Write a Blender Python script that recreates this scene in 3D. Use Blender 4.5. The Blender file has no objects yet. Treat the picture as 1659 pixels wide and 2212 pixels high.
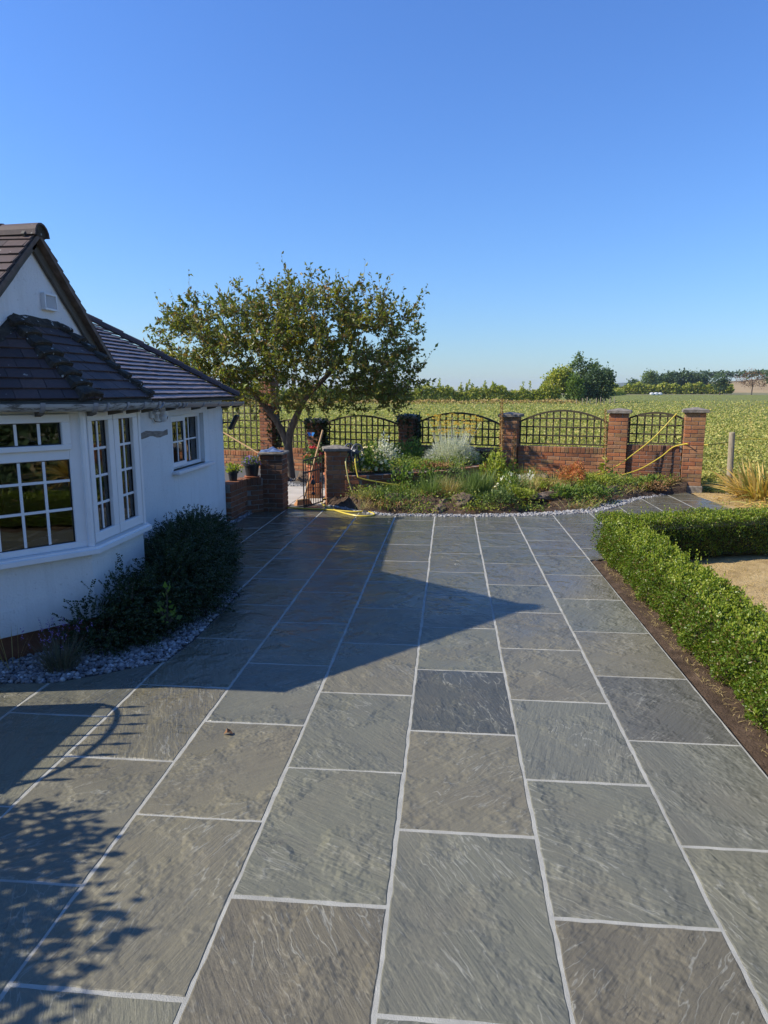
import bpy, math, random
import numpy as np
from mathutils import Vector, Matrix
random.seed(7); rng = np.random.default_rng(11)
R = math.radians
scene = bpy.context.scene
col = scene.collection

# ------------------------------------------------------------------ camera, sky, sun, exposure
cam_d = bpy.data.cameras.new('camera'); cam = bpy.data.objects.new('camera', cam_d); col.objects.link(cam)
cam.location = (0, 0, 1.8)
cam.rotation_euler = (R(90 - 10.047), 0, R(5.38))
cam_d.sensor_fit = 'VERTICAL'; cam_d.sensor_height = 36; cam_d.lens = 36 * 1490 / 2212
cam_d.clip_start = 0.05; cam_d.clip_end = 9000
scene.camera = cam
SUN = Vector((-1.26, -0.22, 1.0)).normalized()           # towards the sun
EL = math.asin(SUN.z)
world = bpy.data.worlds.new('World'); scene.world = world; world.use_nodes = True
wn = world.node_tree; bg = wn.nodes['Background']
sky = wn.nodes.new('ShaderNodeTexSky'); sky.sky_type = 'NISHITA'; sky.sun_disc = False
sky.sun_elevation = EL; sky.sun_rotation = math.atan2(SUN.x, SUN.y)
sky.air_density = 1.5; sky.dust_density = 0.0; sky.ozone_density = 4.5; sky.altitude = 100
wb = wn.nodes.new('ShaderNodeMix'); wb.data_type = 'RGBA'; wb.blend_type = 'MULTIPLY'; wb.inputs[0].default_value = 1.0
wb.inputs[7].default_value = (0.50, 0.735, 1.20, 1)                # white balance of the whole sky
wn.links.new(sky.outputs[0], wb.inputs[6]); wn.links.new(wb.outputs[2], bg.inputs[0]); bg.inputs[1].default_value = 0.11
sun_d = bpy.data.lights.new('sun', 'SUN'); sun = bpy.data.objects.new('sun', sun_d); col.objects.link(sun)
sun_d.energy = 5.0; sun_d.angle = R(0.53); sun_d.color = (1.0, 0.92, 0.78)
sun.rotation_euler = (-SUN).to_track_quat('-Z', 'Y').to_euler()
sun.location = (-20, -3, 20)
vs = scene.view_settings
vs.view_transform = 'Standard'; vs.look = 'None'; vs.gamma = 1; vs.use_curve_mapping = False; vs.exposure = 0.5

# ------------------------------------------------------------------ object helpers
WM = {}
def attach(o, parent):
    WM[o] = o.matrix_basis.copy()
    if parent is not None:
        o.parent = parent
        o.matrix_parent_inverse = WM[parent].inverted()
def tag(o, label=None, cat=None, group=None, kind=None):
    if label: o['label'] = label
    if cat: o['category'] = cat
    if group: o['group'] = group
    if kind: o['kind'] = kind
    return o
def thing(name, label, cat, loc=(0, 0, 0), group=None, kind=None):
    o = bpy.data.objects.new(name, None); col.objects.link(o); o.location = loc
    o.empty_display_size = 0.1
    o.matrix_basis = Matrix.Translation(loc)
    attach(o, None); return tag(o, label, cat, group, kind)
def obj(name, me, mat=None, parent=None, M=None, label=None, cat=None, group=None, kind=None):
    o = bpy.data.objects.new(name, me); col.objects.link(o)
    if M is not None: o.matrix_basis = M
    if mat is not None and not me.materials: me.materials.append(mat)
    attach(o, parent); return tag(o, label, cat, group, kind)

class MB:
    def __init__(s): s.v = []; s.f = []
    def quad(s, a, b, c, d):
        i = len(s.v); s.v += [tuple(a), tuple(b), tuple(c), tuple(d)]; s.f.append((i, i+1, i+2, i+3))
    def box(s, x0, x1, y0, y1, z0, z1, M=None):
        i = len(s.v)
        pts = [(x, y, z) for z in (z0, z1) for y in (y0, y1) for x in (x0, x1)]
        if M is not None: pts = [tuple(M @ Vector(p)) for p in pts]
        s.v += pts
        s.f += [tuple(i+k for k in q) for q in ((0,2,3,1),(4,5,7,6),(0,1,5,4),(2,6,7,3),(0,4,6,2),(1,3,7,5))]
        return s
    def bbox(s, x0, x1, y0, y1, z0, z1, b=0.004, M=None):
        """box with chamfered edges"""
        i = len(s.v); pts = []
        X = (x0, x1); Y = (y0, y1); Z = (z0, z1)
        idx = {}
        for sx in (0, 1):
            for sy in (0, 1):
                for sz in (0, 1):
                    dx = b if sx == 0 else -b; dy = b if sy == 0 else -b; dz = b if sz == 0 else -b
                    for ax in range(3):
                        p = [X[sx] + dx, Y[sy] + dy, Z[sz] + dz]
                        p[ax] = (X[sx], Y[sy], Z[sz])[ax]
                        idx[(sx, sy, sz, ax)] = i + len(pts); pts.append(tuple(p))
        if M is not None: pts = [tuple(M @ Vector(p)) for p in pts]
        s.v += pts
        I = lambda *k: idx[k]
        for a in (0, 1):
            q = [I(a,0,0,0), I(a,1,0,0), I(a,1,1,0), I(a,0,1,0)]; s.f.append(tuple(q if a else q[::-1]))
            q = [I(0,a,0,1), I(0,a,1,1), I(1,a,1,1), I(1,a,0,1)]; s.f.append(tuple(q if a else q[::-1]))
            q = [I(0,0,a,2), I(1,0,a,2), I(1,1,a,2), I(0,1,a,2)]; s.f.append(tuple(q if a else q[::-1]))
        for a in (0, 1):
            for c in (0, 1):
                s.f.append((I(0,a,c,1), I(1,a,c,1), I(1,a,c,2), I(0,a,c,2)))
                s.f.append((I(a,0,c,0), I(a,1,c,0), I(a,1,c,2), I(a,0,c,2)))
                s.f.append((I(a,c,0,0), I(a,c,1,0), I(a,c,1,1), I(a,c,0,1)))
                for d in (0, 1): s.f.append((I(a,c,d,0), I(a,c,d,1), I(a,c,d,2)))
        return s
    def prism(s, poly, z0, z1):
        i = len(s.v); n = len(poly)
        s.v += [(p[0], p[1], z0) for p in poly] + [(p[0], p[1], z1) for p in poly]
        s.f.append(tuple(range(i+n-1, i-1, -1))); s.f.append(tuple(range(i+n, i+2*n)))
        for k in range(n):
            l = (k+1) % n; s.f.append((i+k, i+l, i+n+l, i+n+k))
        return s
    def loft(s, rings, cap=True):
        i = len(s.v); n = len(rings[0])
        for r in rings: s.v += [tuple(p) for p in r]
        for a in range(len(rings)-1):
            for k in range(n):
                l = (k+1) % n
                s.f.append((i+a*n+k, i+a*n+l, i+(a+1)*n+l, i+(a+1)*n+k))
        if cap:
            s.f.append(tuple(range(i+n-1, i-1, -1))); m = i+(len(rings)-1)*n
            s.f.append(tuple(range(m, m+n)))
        return s
    def tube(s, pts, r, n=6, cap=True):
        pts = [Vector(p) for p in pts]; rr = r if isinstance(r, (list, tuple)) else [r]*len(pts)
        rings = []; up = None
        for k, p in enumerate(pts):
            t = (pts[min(k+1, len(pts)-1)] - pts[max(k-1, 0)])
            t = t.normalized() if t.length > 1e-9 else Vector((0, 0, 1))
            if up is None:
                up = t.orthogonal().normalized()
            up = (up - t*up.dot(t)); up = up.normalized() if up.length > 1e-6 else t.orthogonal().normalized()
            b = t.cross(up)
            rings.append([p + (up*math.cos(2*math.pi*j/n) + b*math.sin(2*math.pi*j/n))*rr[k] for j in range(n)])
        return s.loft(rings, cap)
    def lathe(s, prof, c=(0, 0, 0), n=16):
        rings = [[(c[0]+r*math.cos(2*math.pi*j/n), c[1]+r*math.sin(2*math.pi*j/n), c[2]+z) for j in range(n)] for r, z in prof]
        return s.loft(rings)
    def mesh(s, name, smooth=False, origin=None):
        me = bpy.data.meshes.new(name); o = Vector(origin) if origin is not None else Vector((0, 0, 0))
        me.from_pydata([(v[0]-o.x, v[1]-o.y, v[2]-o.z) for v in s.v], [], s.f)
        me.update()
        if smooth: me.polygons.foreach_set('use_smooth', [True]*len(me.polygons))
        return me
    def build(s, name, mat, parent=None, smooth=False, **kw):
        a = np.array(s.v); lo = a.min(0); hi = a.max(0)
        o = ((lo[0]+hi[0])/2, (lo[1]+hi[1])/2, lo[2])
        return obj(name, s.mesh(name, smooth, o), mat, parent, Matrix.Translation(o), **kw)

def np_mesh(name, V, faces_n, idx, smooth=False):
    """V (N,3); all faces with faces_n corners; idx flat"""
    me = bpy.data.meshes.new(name)
    V = np.asarray(V, dtype=np.float32); idx = np.asarray(idx, dtype=np.int32).ravel()
    nf = len(idx)//faces_n
    me.vertices.add(len(V)); me.vertices.foreach_set('co', V.ravel())
    me.loops.add(len(idx)); me.loops.foreach_set('vertex_index', idx)
    me.polygons.add(nf); me.polygons.foreach_set('loop_start', np.arange(0, nf*faces_n, faces_n, dtype=np.int32))
    if smooth: me.polygons.foreach_set('use_smooth', np.ones(nf, dtype=bool))
    me.update(calc_edges=True); me.validate()
    return me
def unit(a): return a/np.maximum(np.linalg.norm(a, axis=1, keepdims=True), 1e-9)
def leaf_arrays(P, A, L, W, fold=0.25, droop=0.0, facing=None):
    """diamond leaves, folded on the midrib. P base, A axis, L length, W half width"""
    n = len(P); P = np.asarray(P, float); A = unit(np.asarray(A, float))
    r = rng.normal(size=(n, 3)) if facing is None else facing + rng.normal(size=(n, 3))*0.45
    S = unit(np.cross(A, r)); Nn = np.cross(S, A)
    L = np.broadcast_to(L, (n,))[:, None]; W = np.broadcast_to(W, (n,))[:, None]
    mid = P + A*L*0.45
    v0 = P; v1 = mid + S*W + Nn*W*fold; v2 = P + A*L - Nn*L*droop; v3 = mid - S*W + Nn*W*fold
    V = np.stack([v0, v1, v2, v3], 1).reshape(-1, 3)
    b = np.arange(n)*4
    I = np.stack([b, b+1, b+2, b, b+2, b+3], 1).reshape(-1)
    return V, I
def leaf_obj(name, parts, mat, parent=None, **kw):
    Vs = []; Is = []; o = 0
    for V, I in parts:
        Vs.append(V); Is.append(I+o); o += len(V)
    V = np.concatenate(Vs); I = np.concatenate(Is)
    lo = V.min(0); hi = V.max(0); c = np.array([(lo[0]+hi[0])/2, (lo[1]+hi[1])/2, lo[2]])
    return obj(name, np_mesh(name, V-c, 3, I), mat, parent, Matrix.Translation(c), **kw)
def blade_arrays(P, A, L, W, bend=0.4, seg=4):
    """grass blades as tapering ribbons that bend over"""
    n = len(P); P = np.asarray(P, float); A = unit(np.asarray(A, float))
    L = np.broadcast_to(L, (n,))[:, None]; W = np.broadcast_to(W, (n,))[:, None]
    bend = np.broadcast_to(bend, (n,))[:, None]
    H = A*np.array([1, 1, 0]); S = unit(np.cross(A, np.array([0, 0, 1.0])) + rng.normal(size=(n, 3))*0.35)
    rows = []
    for k in range(seg+1):
        t = k/seg
        c = P + A*L*t + H*L*bend*t*t*0.7 - np.array([0, 0, 1.0])*L*bend*t*t*0.55
        w = W*(1-t**2.2)*(0.55+0.45*min(1, t*3)) + 0.0003
        rows += [c - S*w, c + S*w]
    V = np.stack(rows, 1); m = 2*(seg+1); V = V.reshape(-1, 3)
    b = (np.arange(n)*m)[:, None]
    tri = []
    for k in range(seg):
        a = 2*k; tri += [a, a+1, a+3, a, a+3, a+2]
    I = (b + np.array(tri)[None, :]).reshape(-1)
    return V, I
def blob_points(lobes, n, shell=0.55):
    """points in a union of ellipsoids, biased to the outside; returns points and outward directions"""
    vol = np.array([l[3]*l[4]*l[5] for l in lobes])**(2/3); k = rng.choice(len(lobes), n, p=vol/vol.sum())
    L = np.array(lobes)[k]; d = unit(rng.normal(size=(n, 3)))
    rad = (shell + (1-shell)*rng.random(n)**0.6)[:, None]
    return L[:, :3] + d*L[:, 3:6]*rad, d

# ------------------------------------------------------------------ material helpers
def mat_new(name):
    m = bpy.data.materials.new(name); m.use_nodes = True
    nt = m.node_tree; return m, nt, nt.nodes['Principled BSDF']
class NT:
    def __init__(s, name):
        s.m, s.t, s.b = mat_new(name)
    def n(s, typ, ins=None, **props):
        nd = s.t.nodes.new('ShaderNode'+typ)
        for k, v in props.items(): setattr(nd, k, v)
        for k, v in (ins or {}).items(): s.set(nd.inputs[k], v)
        return nd
    def set(s, sock, v):
        if isinstance(v, bpy.types.NodeSocket): s.t.links.new(v, sock)
        elif isinstance(v, (tuple, list)) and len(v) == 3 and sock.type == 'RGBA': sock.default_value = (*v, 1)
        else: sock.default_value = v
    def math(s, op, a, b=None, c=None, clamp=False):
        nd = s.n('Math', operation=op, use_clamp=clamp); s.set(nd.inputs[0], a)
        if b is not None: s.set(nd.inputs[1], b)
        if c is not None: s.set(nd.inputs[2], c)
        return nd.outputs[0]
    def mix(s, f, a, b, mode='MIX'):
        nd = s.n('Mix', data_type='RGBA', blend_type=mode)
        s.set(nd.inputs[0], f); s.set(nd.inputs[6], a); s.set(nd.inputs[7], b); return nd.outputs[2]
    def ramp(s, f, stops, interp='LINEAR'):
        nd = s.n('ValToRGB'); cr = nd.color_ramp; cr.interpolation = interp
        while len(cr.elements) < len(stops): cr.elements.new(0.5)
        for e, (p, c) in zip(cr.elements, stops):
            e.position = p; e.color = (*c, 1) if isinstance(c, (tuple, list)) else (c, c, c, 1)
        s.set(nd.inputs[0], f); return nd.outputs[0]
    def noise(s, vec, scale, detail=3, rough=0.55, dist=0.0):
        nd = s.n('TexNoise', {'Scale': scale, 'Detail': detail, 'Roughness': rough, 'Distortion': dist})
        if vec is not None: s.set(nd.inputs['Vector'], vec)
        return nd.outputs[0]
    def coord(s, which='Object'): return s.n('TexCoord').outputs[which]
    def pos(s): return s.n('NewGeometry').outputs['Position']
    def mapping(s, vec, scale=(1, 1, 1), rot=(0, 0, 0), loc=(0, 0, 0)):
        nd = s.n('Mapping', {'Scale': scale, 'Rotation': rot, 'Location': loc}); s.set(nd.inputs[0], vec); return nd.outputs[0]
    def bump(s, h, strength=0.3, dist=0.01):
        nd = s.n('Bump', {'Height': h, 'Strength': strength, 'Distance': dist}); s.set(s.b.inputs['Normal'], nd.outputs[0]); return nd.outputs[0]
    def base(s, c, rough=0.6, spec=0.5, metal=0.0):
        s.set(s.b.inputs['Base Color'], c); s.set(s.b.inputs['Roughness'], rough); s.set(s.b.inputs['Specular IOR Level'], spec)
        s.set(s.b.inputs['Metallic'], metal); return s
def simple(name, c1, c2=None, scale=20, rough=0.6, bump=0.0, bscale=60, spec=0.5, metal=0.0, stretch=(1, 1, 1)):
    k = NT(name); p = k.mapping(k.coord(), stretch)
    c = k.ramp(k.noise(p, scale, 4), [(0.3, c1), (0.7, c2 or c1)]) if c2 else c1
    k.base(c, rough, spec, metal)
    if bump: k.bump(k.noise(p, bscale, 4), bump, 0.004)
    return k.m
def leafmat(name, cols, trans=0.35, rough=0.45, spec=0.35):
    k = NT(name); g = k.n('NewGeometry').outputs['Random Per Island']
    n = len(cols); c = k.ramp(g, [((i+0.5)/n, cc) for i, cc in enumerate(cols)])
    k.base(c, rough, spec)
    tr = k.n('BsdfTranslucent', {'Color': k.mix(0.5, c, (0.9, 0.95, 0.25), 'MULTIPLY')})
    k.set(tr.inputs[0], k.mix(1.0, c, (1.5, 1.6, 0.7), 'MULTIPLY'))
    mx = k.n('MixShader', {0: trans}); k.t.links.new(k.b.outputs[0], mx.inputs[1]); k.t.links.new(tr.outputs[0], mx.inputs[2])
    k.t.links.new(mx.outputs[0], k.t.nodes['Material Output'].inputs[0]); return k.m

M = {}
def mat_slab():
    k = NT('riven_sandstone'); rnd = k.n('ObjectInfo').outputs['Random']
    h1 = k.math('FRACT', k.math('MULTIPLY', rnd, 7.31)); h2 = k.math('FRACT', k.math('MULTIPLY', rnd, 13.7)); h3 = k.math('FRACT', k.math('MULTIPLY', rnd, 29.3))
    ang = k.math('MULTIPLY', k.math('MULTIPLY_ADD', h1, 0.9, -1.15), k.math('MULTIPLY_ADD', k.math('GREATER_THAN', h2, 0.55), -2.0, 1.0))
    off = k.n('CombineXYZ', {0: k.math('MULTIPLY', rnd, 37.0), 1: k.math('MULTIPLY', rnd, 91.0), 2: k.math('MULTIPLY', rnd, 53.0)}).outputs[0]
    def add(v):
        nd = k.n('VectorMath', operation='ADD'); k.set(nd.inputs[0], v); k.set(nd.inputs[1], off); return nd.outputs[0]
    p0 = add(k.coord())
    vr = k.n('VectorRotate', {'Angle': ang}, rotation_type='Z_AXIS'); k.set(vr.inputs['Vector'], k.coord()); p1 = add(vr.outputs[0])
    warp = k.n('TexNoise', {'Scale': 3.0, 'Detail': 4.0}); k.set(warp.inputs['Vector'], p0)
    wv = k.n('VectorMath', operation='MULTIPLY_ADD'); k.set(wv.inputs[0], warp.outputs['Color']); wv.inputs[1].default_value = (0.10, 0.10, 0.0); k.set(wv.inputs[2], p1)
    ps = k.mapping(wv.outputs[0], (2.3, 0.46, 1.0))            # stretched along the cleavage
    big = k.noise(ps, 1.9, 5, 0.55, 0.35)
    med = k.noise(ps, 6.5, 5, 0.60, 0.5)
    streak = k.noise(k.mapping(p1, (4.2, 0.35, 1)), 16, 4, 0.6, 0.4)
    fine = k.noise(p0, 60, 4, 0.65)
    grain = k.noise(p0, 380, 2, 0.7)
    patch = k.noise(p0, 3.2, 4, 0.6)
    def edge(src, freq, width):
        f = k.math('FRACT', k.math('MULTIPLY', src, freq)); d = k.math('MINIMUM', f, k.math('SUBTRACT', 1.0, f))
        return k.math('SUBTRACT', 1.0, k.math('DIVIDE', d, width), clamp=True)
    m1 = k.ramp(patch, [(0.45, 0.0), (0.57, 1.0)]); m2 = k.ramp(k.noise(p0, 4.6, 3), [(0.47, 0.0), (0.60, 1.0)])
    e1 = k.math('MULTIPLY', edge(big, 13.0, 0.07), m1); e2 = k.math('MULTIPLY', edge(med, 8.0, 0.11), m2)
    dk = k.math('MULTIPLY', edge(k.noise(ps, 2.6, 6, 0.6, 0.8), 5.0, 0.030), k.ramp(k.noise(p0, 2.4, 3), [(0.53, 0.0), (0.62, 1.0)]))
    tint = k.ramp(h3, [(0.0, (0.148, 0.143, 0.099)), (0.22, (0.139, 0.138, 0.098)), (0.42, (0.154, 0.141, 0.095)), (0.62, (0.135, 0.134, 0.098)), (0.80, (0.144, 0.134, 0.094)), (0.90, (0.138, 0.137, 0.103))], 'CONSTANT')
    oidx = k.n('ObjectInfo').outputs['Object Index']
    tint = k.mix(k.math('COMPARE', oidx, 1.0, 0.1), tint, (0.067, 0.070, 0.058)); tint = k.mix(k.math('COMPARE', oidx, 2.0, 0.1), tint, (0.100, 0.097, 0.077)); tint = k.mix(k.math('COMPARE', oidx, 3.0, 0.1), tint, (0.125, 0.111, 0.074))
    c = k.mix(k.ramp(big, [(0.32, 0.0), (0.68, 1.0)]), k.mix(1.0, tint, (0.90, 0.90, 0.92), 'MULTIPLY'), k.mix(1.0, tint, (1.08, 1.07, 1.04), 'MULTIPLY'))
    c = k.mix(k.math('MULTIPLY', k.ramp(streak, [(0.42, 0.0), (0.66, 1.0)]), 0.30), c, k.mix(1.0, tint, (0.72, 0.73, 0.75), 'MULTIPLY'))
    c = k.mix(k.math('MULTIPLY', k.ramp(k.noise(p0, 2.2, 3), [(0.50, 0.0), (0.75, 1.0)]), 0.20), c, (0.165, 0.128, 0.082))
    c = k.mix(k.math('MULTIPLY', k.ramp(fine, [(0.45, 0.0), (0.7, 1.0)]), 0.22), c, k.mix(1.0, tint, (1.4, 1.38, 1.25), 'MULTIPLY'))
    c = k.mix(k.math('MULTIPLY', e1, 0.60), c, (0.32, 0.315, 0.26)); c = k.mix(k.math('MULTIPLY', e2, 0.24), c, (0.28, 0.275, 0.23))
    c = k.mix(k.math('MULTIPLY', dk, 0.75), c, (0.055, 0.055, 0.055))
    c = k.mix(k.math('MULTIPLY', k.ramp(grain, [(0.45, 0.0), (0.75, 1.0)]), 0.15), c, (0.33, 0.32, 0.28))
    # wet part of the terrace: hosed down towards the house and the gate
    pos = k.pos(); sx = k.n('SeparateXYZ'); k.set(sx.inputs[0], pos)
    e = k.math('ADD', k.math('MULTIPLY', sx.outputs[1], 0.34), k.math('MULTIPLY', sx.outputs[0], -0.24))
    wn_ = k.noise(pos, 1.1, 4, 0.6)
    wet = k.ramp(k.math('ADD', k.math('SUBTRACT', e, 1.32), k.math('MULTIPLY', k.math('SUBTRACT', wn_, 0.5), 1.9)), [(0.0, 0.0), (0.85, 1.0)])
    puddle = k.math('MULTIPLY', wet, k.ramp(k.noise(pos, 2.3, 5, 0.6), [(0.46, 0.0), (0.58, 1.0)]))
    c = k.mix(k.math('MULTIPLY', wet, 0.55), c, k.mix(1.0, c, (0.50, 0.49, 0.46), 'MULTIPLY'))
    rough = k.math('MULTIPLY_ADD', wet, -0.27, 0.50)
    rough = k.math('SUBTRACT', rough, k.math('MULTIPLY', puddle, 0.17))
    rough = k.math('ADD', rough, k.math('MULTIPLY', k.math('SUBTRACT', fine, 0.5), 0.15))
    k.base(c, rough, k.math('MULTIPLY_ADD', wet, 0.38, 0.42))
    def snap(src, n): return k.math('DIVIDE', k.math('FLOOR', k.math('MULTIPLY', src, n)), n)
    step = k.math('ADD', k.math('MULTIPLY', k.math('MULTIPLY', snap(big, 13.0), m1), 1.5), k.math('MULTIPLY', k.math('MULTIPLY', snap(med, 8.0), m2), 0.30))
    h = k.math('ADD', step, k.math('ADD', k.math('MULTIPLY', big, 1.0), k.math('ADD', k.math('MULTIPLY', med, 0.30), k.math('ADD', k.math('MULTIPLY', streak, 0.30), k.math('ADD', k.math('MULTIPLY', fine, 0.16), k.math('MULTIPLY', k.math('SUBTRACT', grain, k.math('MULTIPLY', dk, 6.0)), 0.025))))))
    nb = k.n('Bump', {'Strength': k.math('ADD', k.math('MULTIPLY_ADD', puddle, -0.30, 0.60), k.math('MULTIPLY', wet, 0.25)), 'Distance': 0.022}); k.set(nb.inputs['Height'], h); k.set(k.b.inputs['Normal'], nb.outputs[0])
    return k.m
M['slab'] = mat_slab()
def mat_brick(name, stops, dirt=0.5):
    k = NT(name); rnd = k.n('ObjectInfo').outputs['Random']
    c = k.ramp(rnd, stops)
    p = k.pos()
    c = k.mix(k.ramp(k.noise(p, 26, 4), [(0.35, 0.0), (0.7, 0.55)]), c, k.mix(1.0, c, (0.55, 0.5, 0.5), 'MULTIPLY'))
    c = k.mix(k.math('MULTIPLY', k.ramp(k.noise(p, 2.1, 4), [(0.48, 0.0), (0.68, 1.0)]), dirt), c, (0.045, 0.042, 0.030))
    c = k.mix(k.ramp(k.noise(p, 70, 3), [(0.62, 0.0), (0.78, 0.35)]), c, (0.36, 0.27, 0.22))
    k.base(c, 0.85, 0.3); k.bump(k.math('ADD', k.noise(p, 60, 4), k.math('MULTIPLY', k.noise(p, 260, 3), 0.5)), 0.55, 0.006)
    return k.m
M['brick'] = mat_brick('red_brick', [(0.0, (0.352, 0.122, 0.050)), (0.3, (0.436, 0.175, 0.071)), (0.5, (0.296, 0.175, 0.077)), (0.65, (0.310, 0.114, 0.050)), (0.85, (0.479, 0.229, 0.099)), (1.0, (0.338, 0.175, 0.093))])
M['brick_dark'] = mat_brick('dark_red_brick', [(0.0, (0.211, 0.079, 0.039)), (0.4, (0.282, 0.110, 0.052)), (0.75, (0.169, 0.069, 0.036)), (1.0, (0.324, 0.145, 0.066))], 0.75)  # darker copy of the red brick with more dirt patches
M['mortar'] = simple('wall_mortar', (0.16, 0.135, 0.11), (0.27, 0.235, 0.20), 30, 0.95, 0.5, 150)
M['joint'] = simple('jointing_mortar', (0.29, 0.285, 0.25), (0.40, 0.395, 0.345), 9, 0.9, 0.8, 260)
M['capstone'] = simple('cap_concrete', (0.10, 0.088, 0.070), (0.27, 0.235, 0.19), 18, 0.9, 0.6, 120)
def mat_stucco():
    k = NT('white_render'); p = k.pos(); sx = k.n('SeparateXYZ'); k.set(sx.inputs[0], p)
    c = k.mix(k.ramp(k.noise(p, 1.6, 5), [(0.4, 0.0), (0.75, 0.5)]), (0.78, 0.78, 0.765), (0.68, 0.68, 0.67))
    splash = k.math('SUBTRACT', 0.80, k.math('ADD', k.math('MULTIPLY', sx.outputs[2], 1.5), k.math('MULTIPLY', k.noise(p, 3.5, 5), 0.5)), clamp=True)
    c = k.mix(k.math('MULTIPLY', splash, 1.0, clamp=True), c, (0.42, 0.37, 0.33))
    c = k.mix(k.ramp(k.noise(p, 34, 4), [(0.62, 0.0), (0.76, 0.5)]), c, (0.42, 0.40, 0.37))
    c = k.mix(k.math('MULTIPLY', k.ramp(k.noise(k.mapping(p, (6, 6, 0.5)), 2.2, 4), [(0.50, 0.0), (0.75, 1.0)]), 0.20), c, (0.46, 0.45, 0.42))
    k.base(c, 0.8, 0.3); k.bump(k.math('ADD', k.noise(p, 3, 3), k.math('MULTIPLY', k.noise(p, 75, 4), 0.45)), 0.7, 0.02); return k.m
M['stucco'] = mat_stucco()
M['upvc'] = simple('white_upvc', (0.76, 0.765, 0.77), (0.82, 0.825, 0.83), 6, 0.32, 0.0)
M['rubber'] = simple('black_gasket', (0.02, 0.02, 0.02), None, rough=0.6)
def mat_glass():
    k = NT('window_glass'); k.t.nodes.remove(k.b)
    fr = k.n('Fresnel', {'IOR': 1.75}); tr = k.n('BsdfTransparent', {0: (0.62, 0.66, 0.66)}); gl = k.n('BsdfGlossy', {'Roughness': 0.012, 'Color': (0.95, 0.97, 0.97)})
    w = k.n('Bump', {'Strength': 0.05, 'Distance': 0.02}); k.set(w.inputs['Height'], k.noise(k.pos(), 3.2, 2)); k.t.links.new(w.outputs[0], gl.inputs['Normal'])
    mx = k.n('MixShader', {0: fr.outputs[0]}); k.t.links.new(tr.outputs[0], mx.inputs[1]); k.t.links.new(gl.outputs[0], mx.inputs[2])
    k.t.links.new(mx.outputs[0], k.t.nodes['Material Output'].inputs[0]); return k.m
M['glass'] = mat_glass()
def mat_tile():
    k = NT('roof_tile'); rnd = k.math('FRACT', k.math('ADD', k.n('ObjectInfo').outputs['Random'], k.n('NewGeometry').outputs['Random Per Island'])); p = k.pos()
    c = k.ramp(rnd, [(0.0, (0.071, 0.050, 0.046)), (0.35, (0.095, 0.063, 0.056)), (0.7, (0.059, 0.044, 0.043)), (1.0, (0.119, 0.077, 0.064))])
    c = k.mix(k.ramp(k.noise(p, 40, 4), [(0.4, 0.0), (0.7, 0.4)]), c, (0.048, 0.040, 0.036))
    c = k.mix(k.ramp(k.noise(p, 24, 2), [(0.70, 0.0), (0.74, 0.8)]), c, (0.399, 0.378, 0.320))
    k.base(c, 0.66, 0.3); k.bump(k.noise(p, 190, 4), 0.4, 0.003); return k.m
M['tile'] = mat_tile()
def mat_tile2():
    k = NT('weathered_wing_tile'); rnd = k.math('FRACT', k.math('ADD', k.n('ObjectInfo').outputs['Random'], k.n('NewGeometry').outputs['Random Per Island'])); p = k.pos()
    c = k.ramp(rnd, [(0.0, (0.20, 0.158, 0.148)), (0.35, (0.26, 0.195, 0.178)), (0.7, (0.17, 0.142, 0.140)), (1.0, (0.30, 0.225, 0.20))])
    c = k.mix(k.ramp(k.noise(p, 30, 4), [(0.4, 0.0), (0.7, 0.35)]), c, (0.12, 0.10, 0.095))
    k.base(c, 0.45, 0.6); k.bump(k.noise(p, 190, 4), 0.3, 0.003); return k.m
M['tile2'] = mat_tile2()
def mat_bonnet():
    k = NT('mortared_bonnet'); p = k.pos()
    c = k.ramp(k.noise(p, 22, 5), [(0.3, (0.035, 0.031, 0.026)), (0.6, (0.072, 0.062, 0.048)), (0.8, (0.11, 0.095, 0.07))])
    c = k.mix(k.ramp(k.noise(p, 17, 2), [(0.66, 0.0), (0.69, 0.9)]), c, (0.45, 0.47, 0.45))
    k.base(c, 0.95, 0.2); k.bump(k.noise(p, 60, 6), 1.0, 0.012); return k.m
M['bonnet'] = mat_bonnet()
M['barge'] = simple('brown_cement_verge', (0.10, 0.075, 0.058), (0.19, 0.145, 0.12), 16, 0.9, 0.6, 90)
M['soffit'] = simple('flaking_brown_paint', (0.075, 0.068, 0.055), (0.13, 0.115, 0.095), 9, 0.8, 0.3, 40)
def mat_gutter():
    k = NT('weathered_gutter'); p = k.pos()
    c = k.mix(k.ramp(k.noise(k.mapping(p, (1, 1, 5)), 9, 6, 0.7), [(0.50, 0.0), (0.60, 0.85)]), (0.38, 0.39, 0.39), (0.06, 0.06, 0.052))
    k.base(c, 0.5, 0.4); return k.m
M['gutter'] = mat_gutter()
M['gutter2'] = simple('grey_plastic_gutter', (0.24, 0.225, 0.22), (0.29, 0.27, 0.26), 6, 0.42)
M['bracket'] = simple('gutter_bracket_grey', (0.30, 0.31, 0.33), (0.22, 0.22, 0.23), 30, 0.5)
M['black'] = simple('black_plastic', (0.012, 0.012, 0.013), (0.022, 0.022, 0.023), 30, 0.42)
M['whiteplastic'] = simple('white_plastic', (0.72, 0.72, 0.72), None, rough=0.35)
M['greyplastic'] = simple('grey_plastic', (0.10, 0.105, 0.115), (0.14, 0.145, 0.155), 12, 0.4)
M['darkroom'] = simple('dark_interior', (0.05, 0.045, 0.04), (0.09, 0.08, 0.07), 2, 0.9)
M['curtain'] = simple('pale_blind', (0.30, 0.31, 0.33), (0.38, 0.39, 0.40), 5, 0.9)
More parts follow.
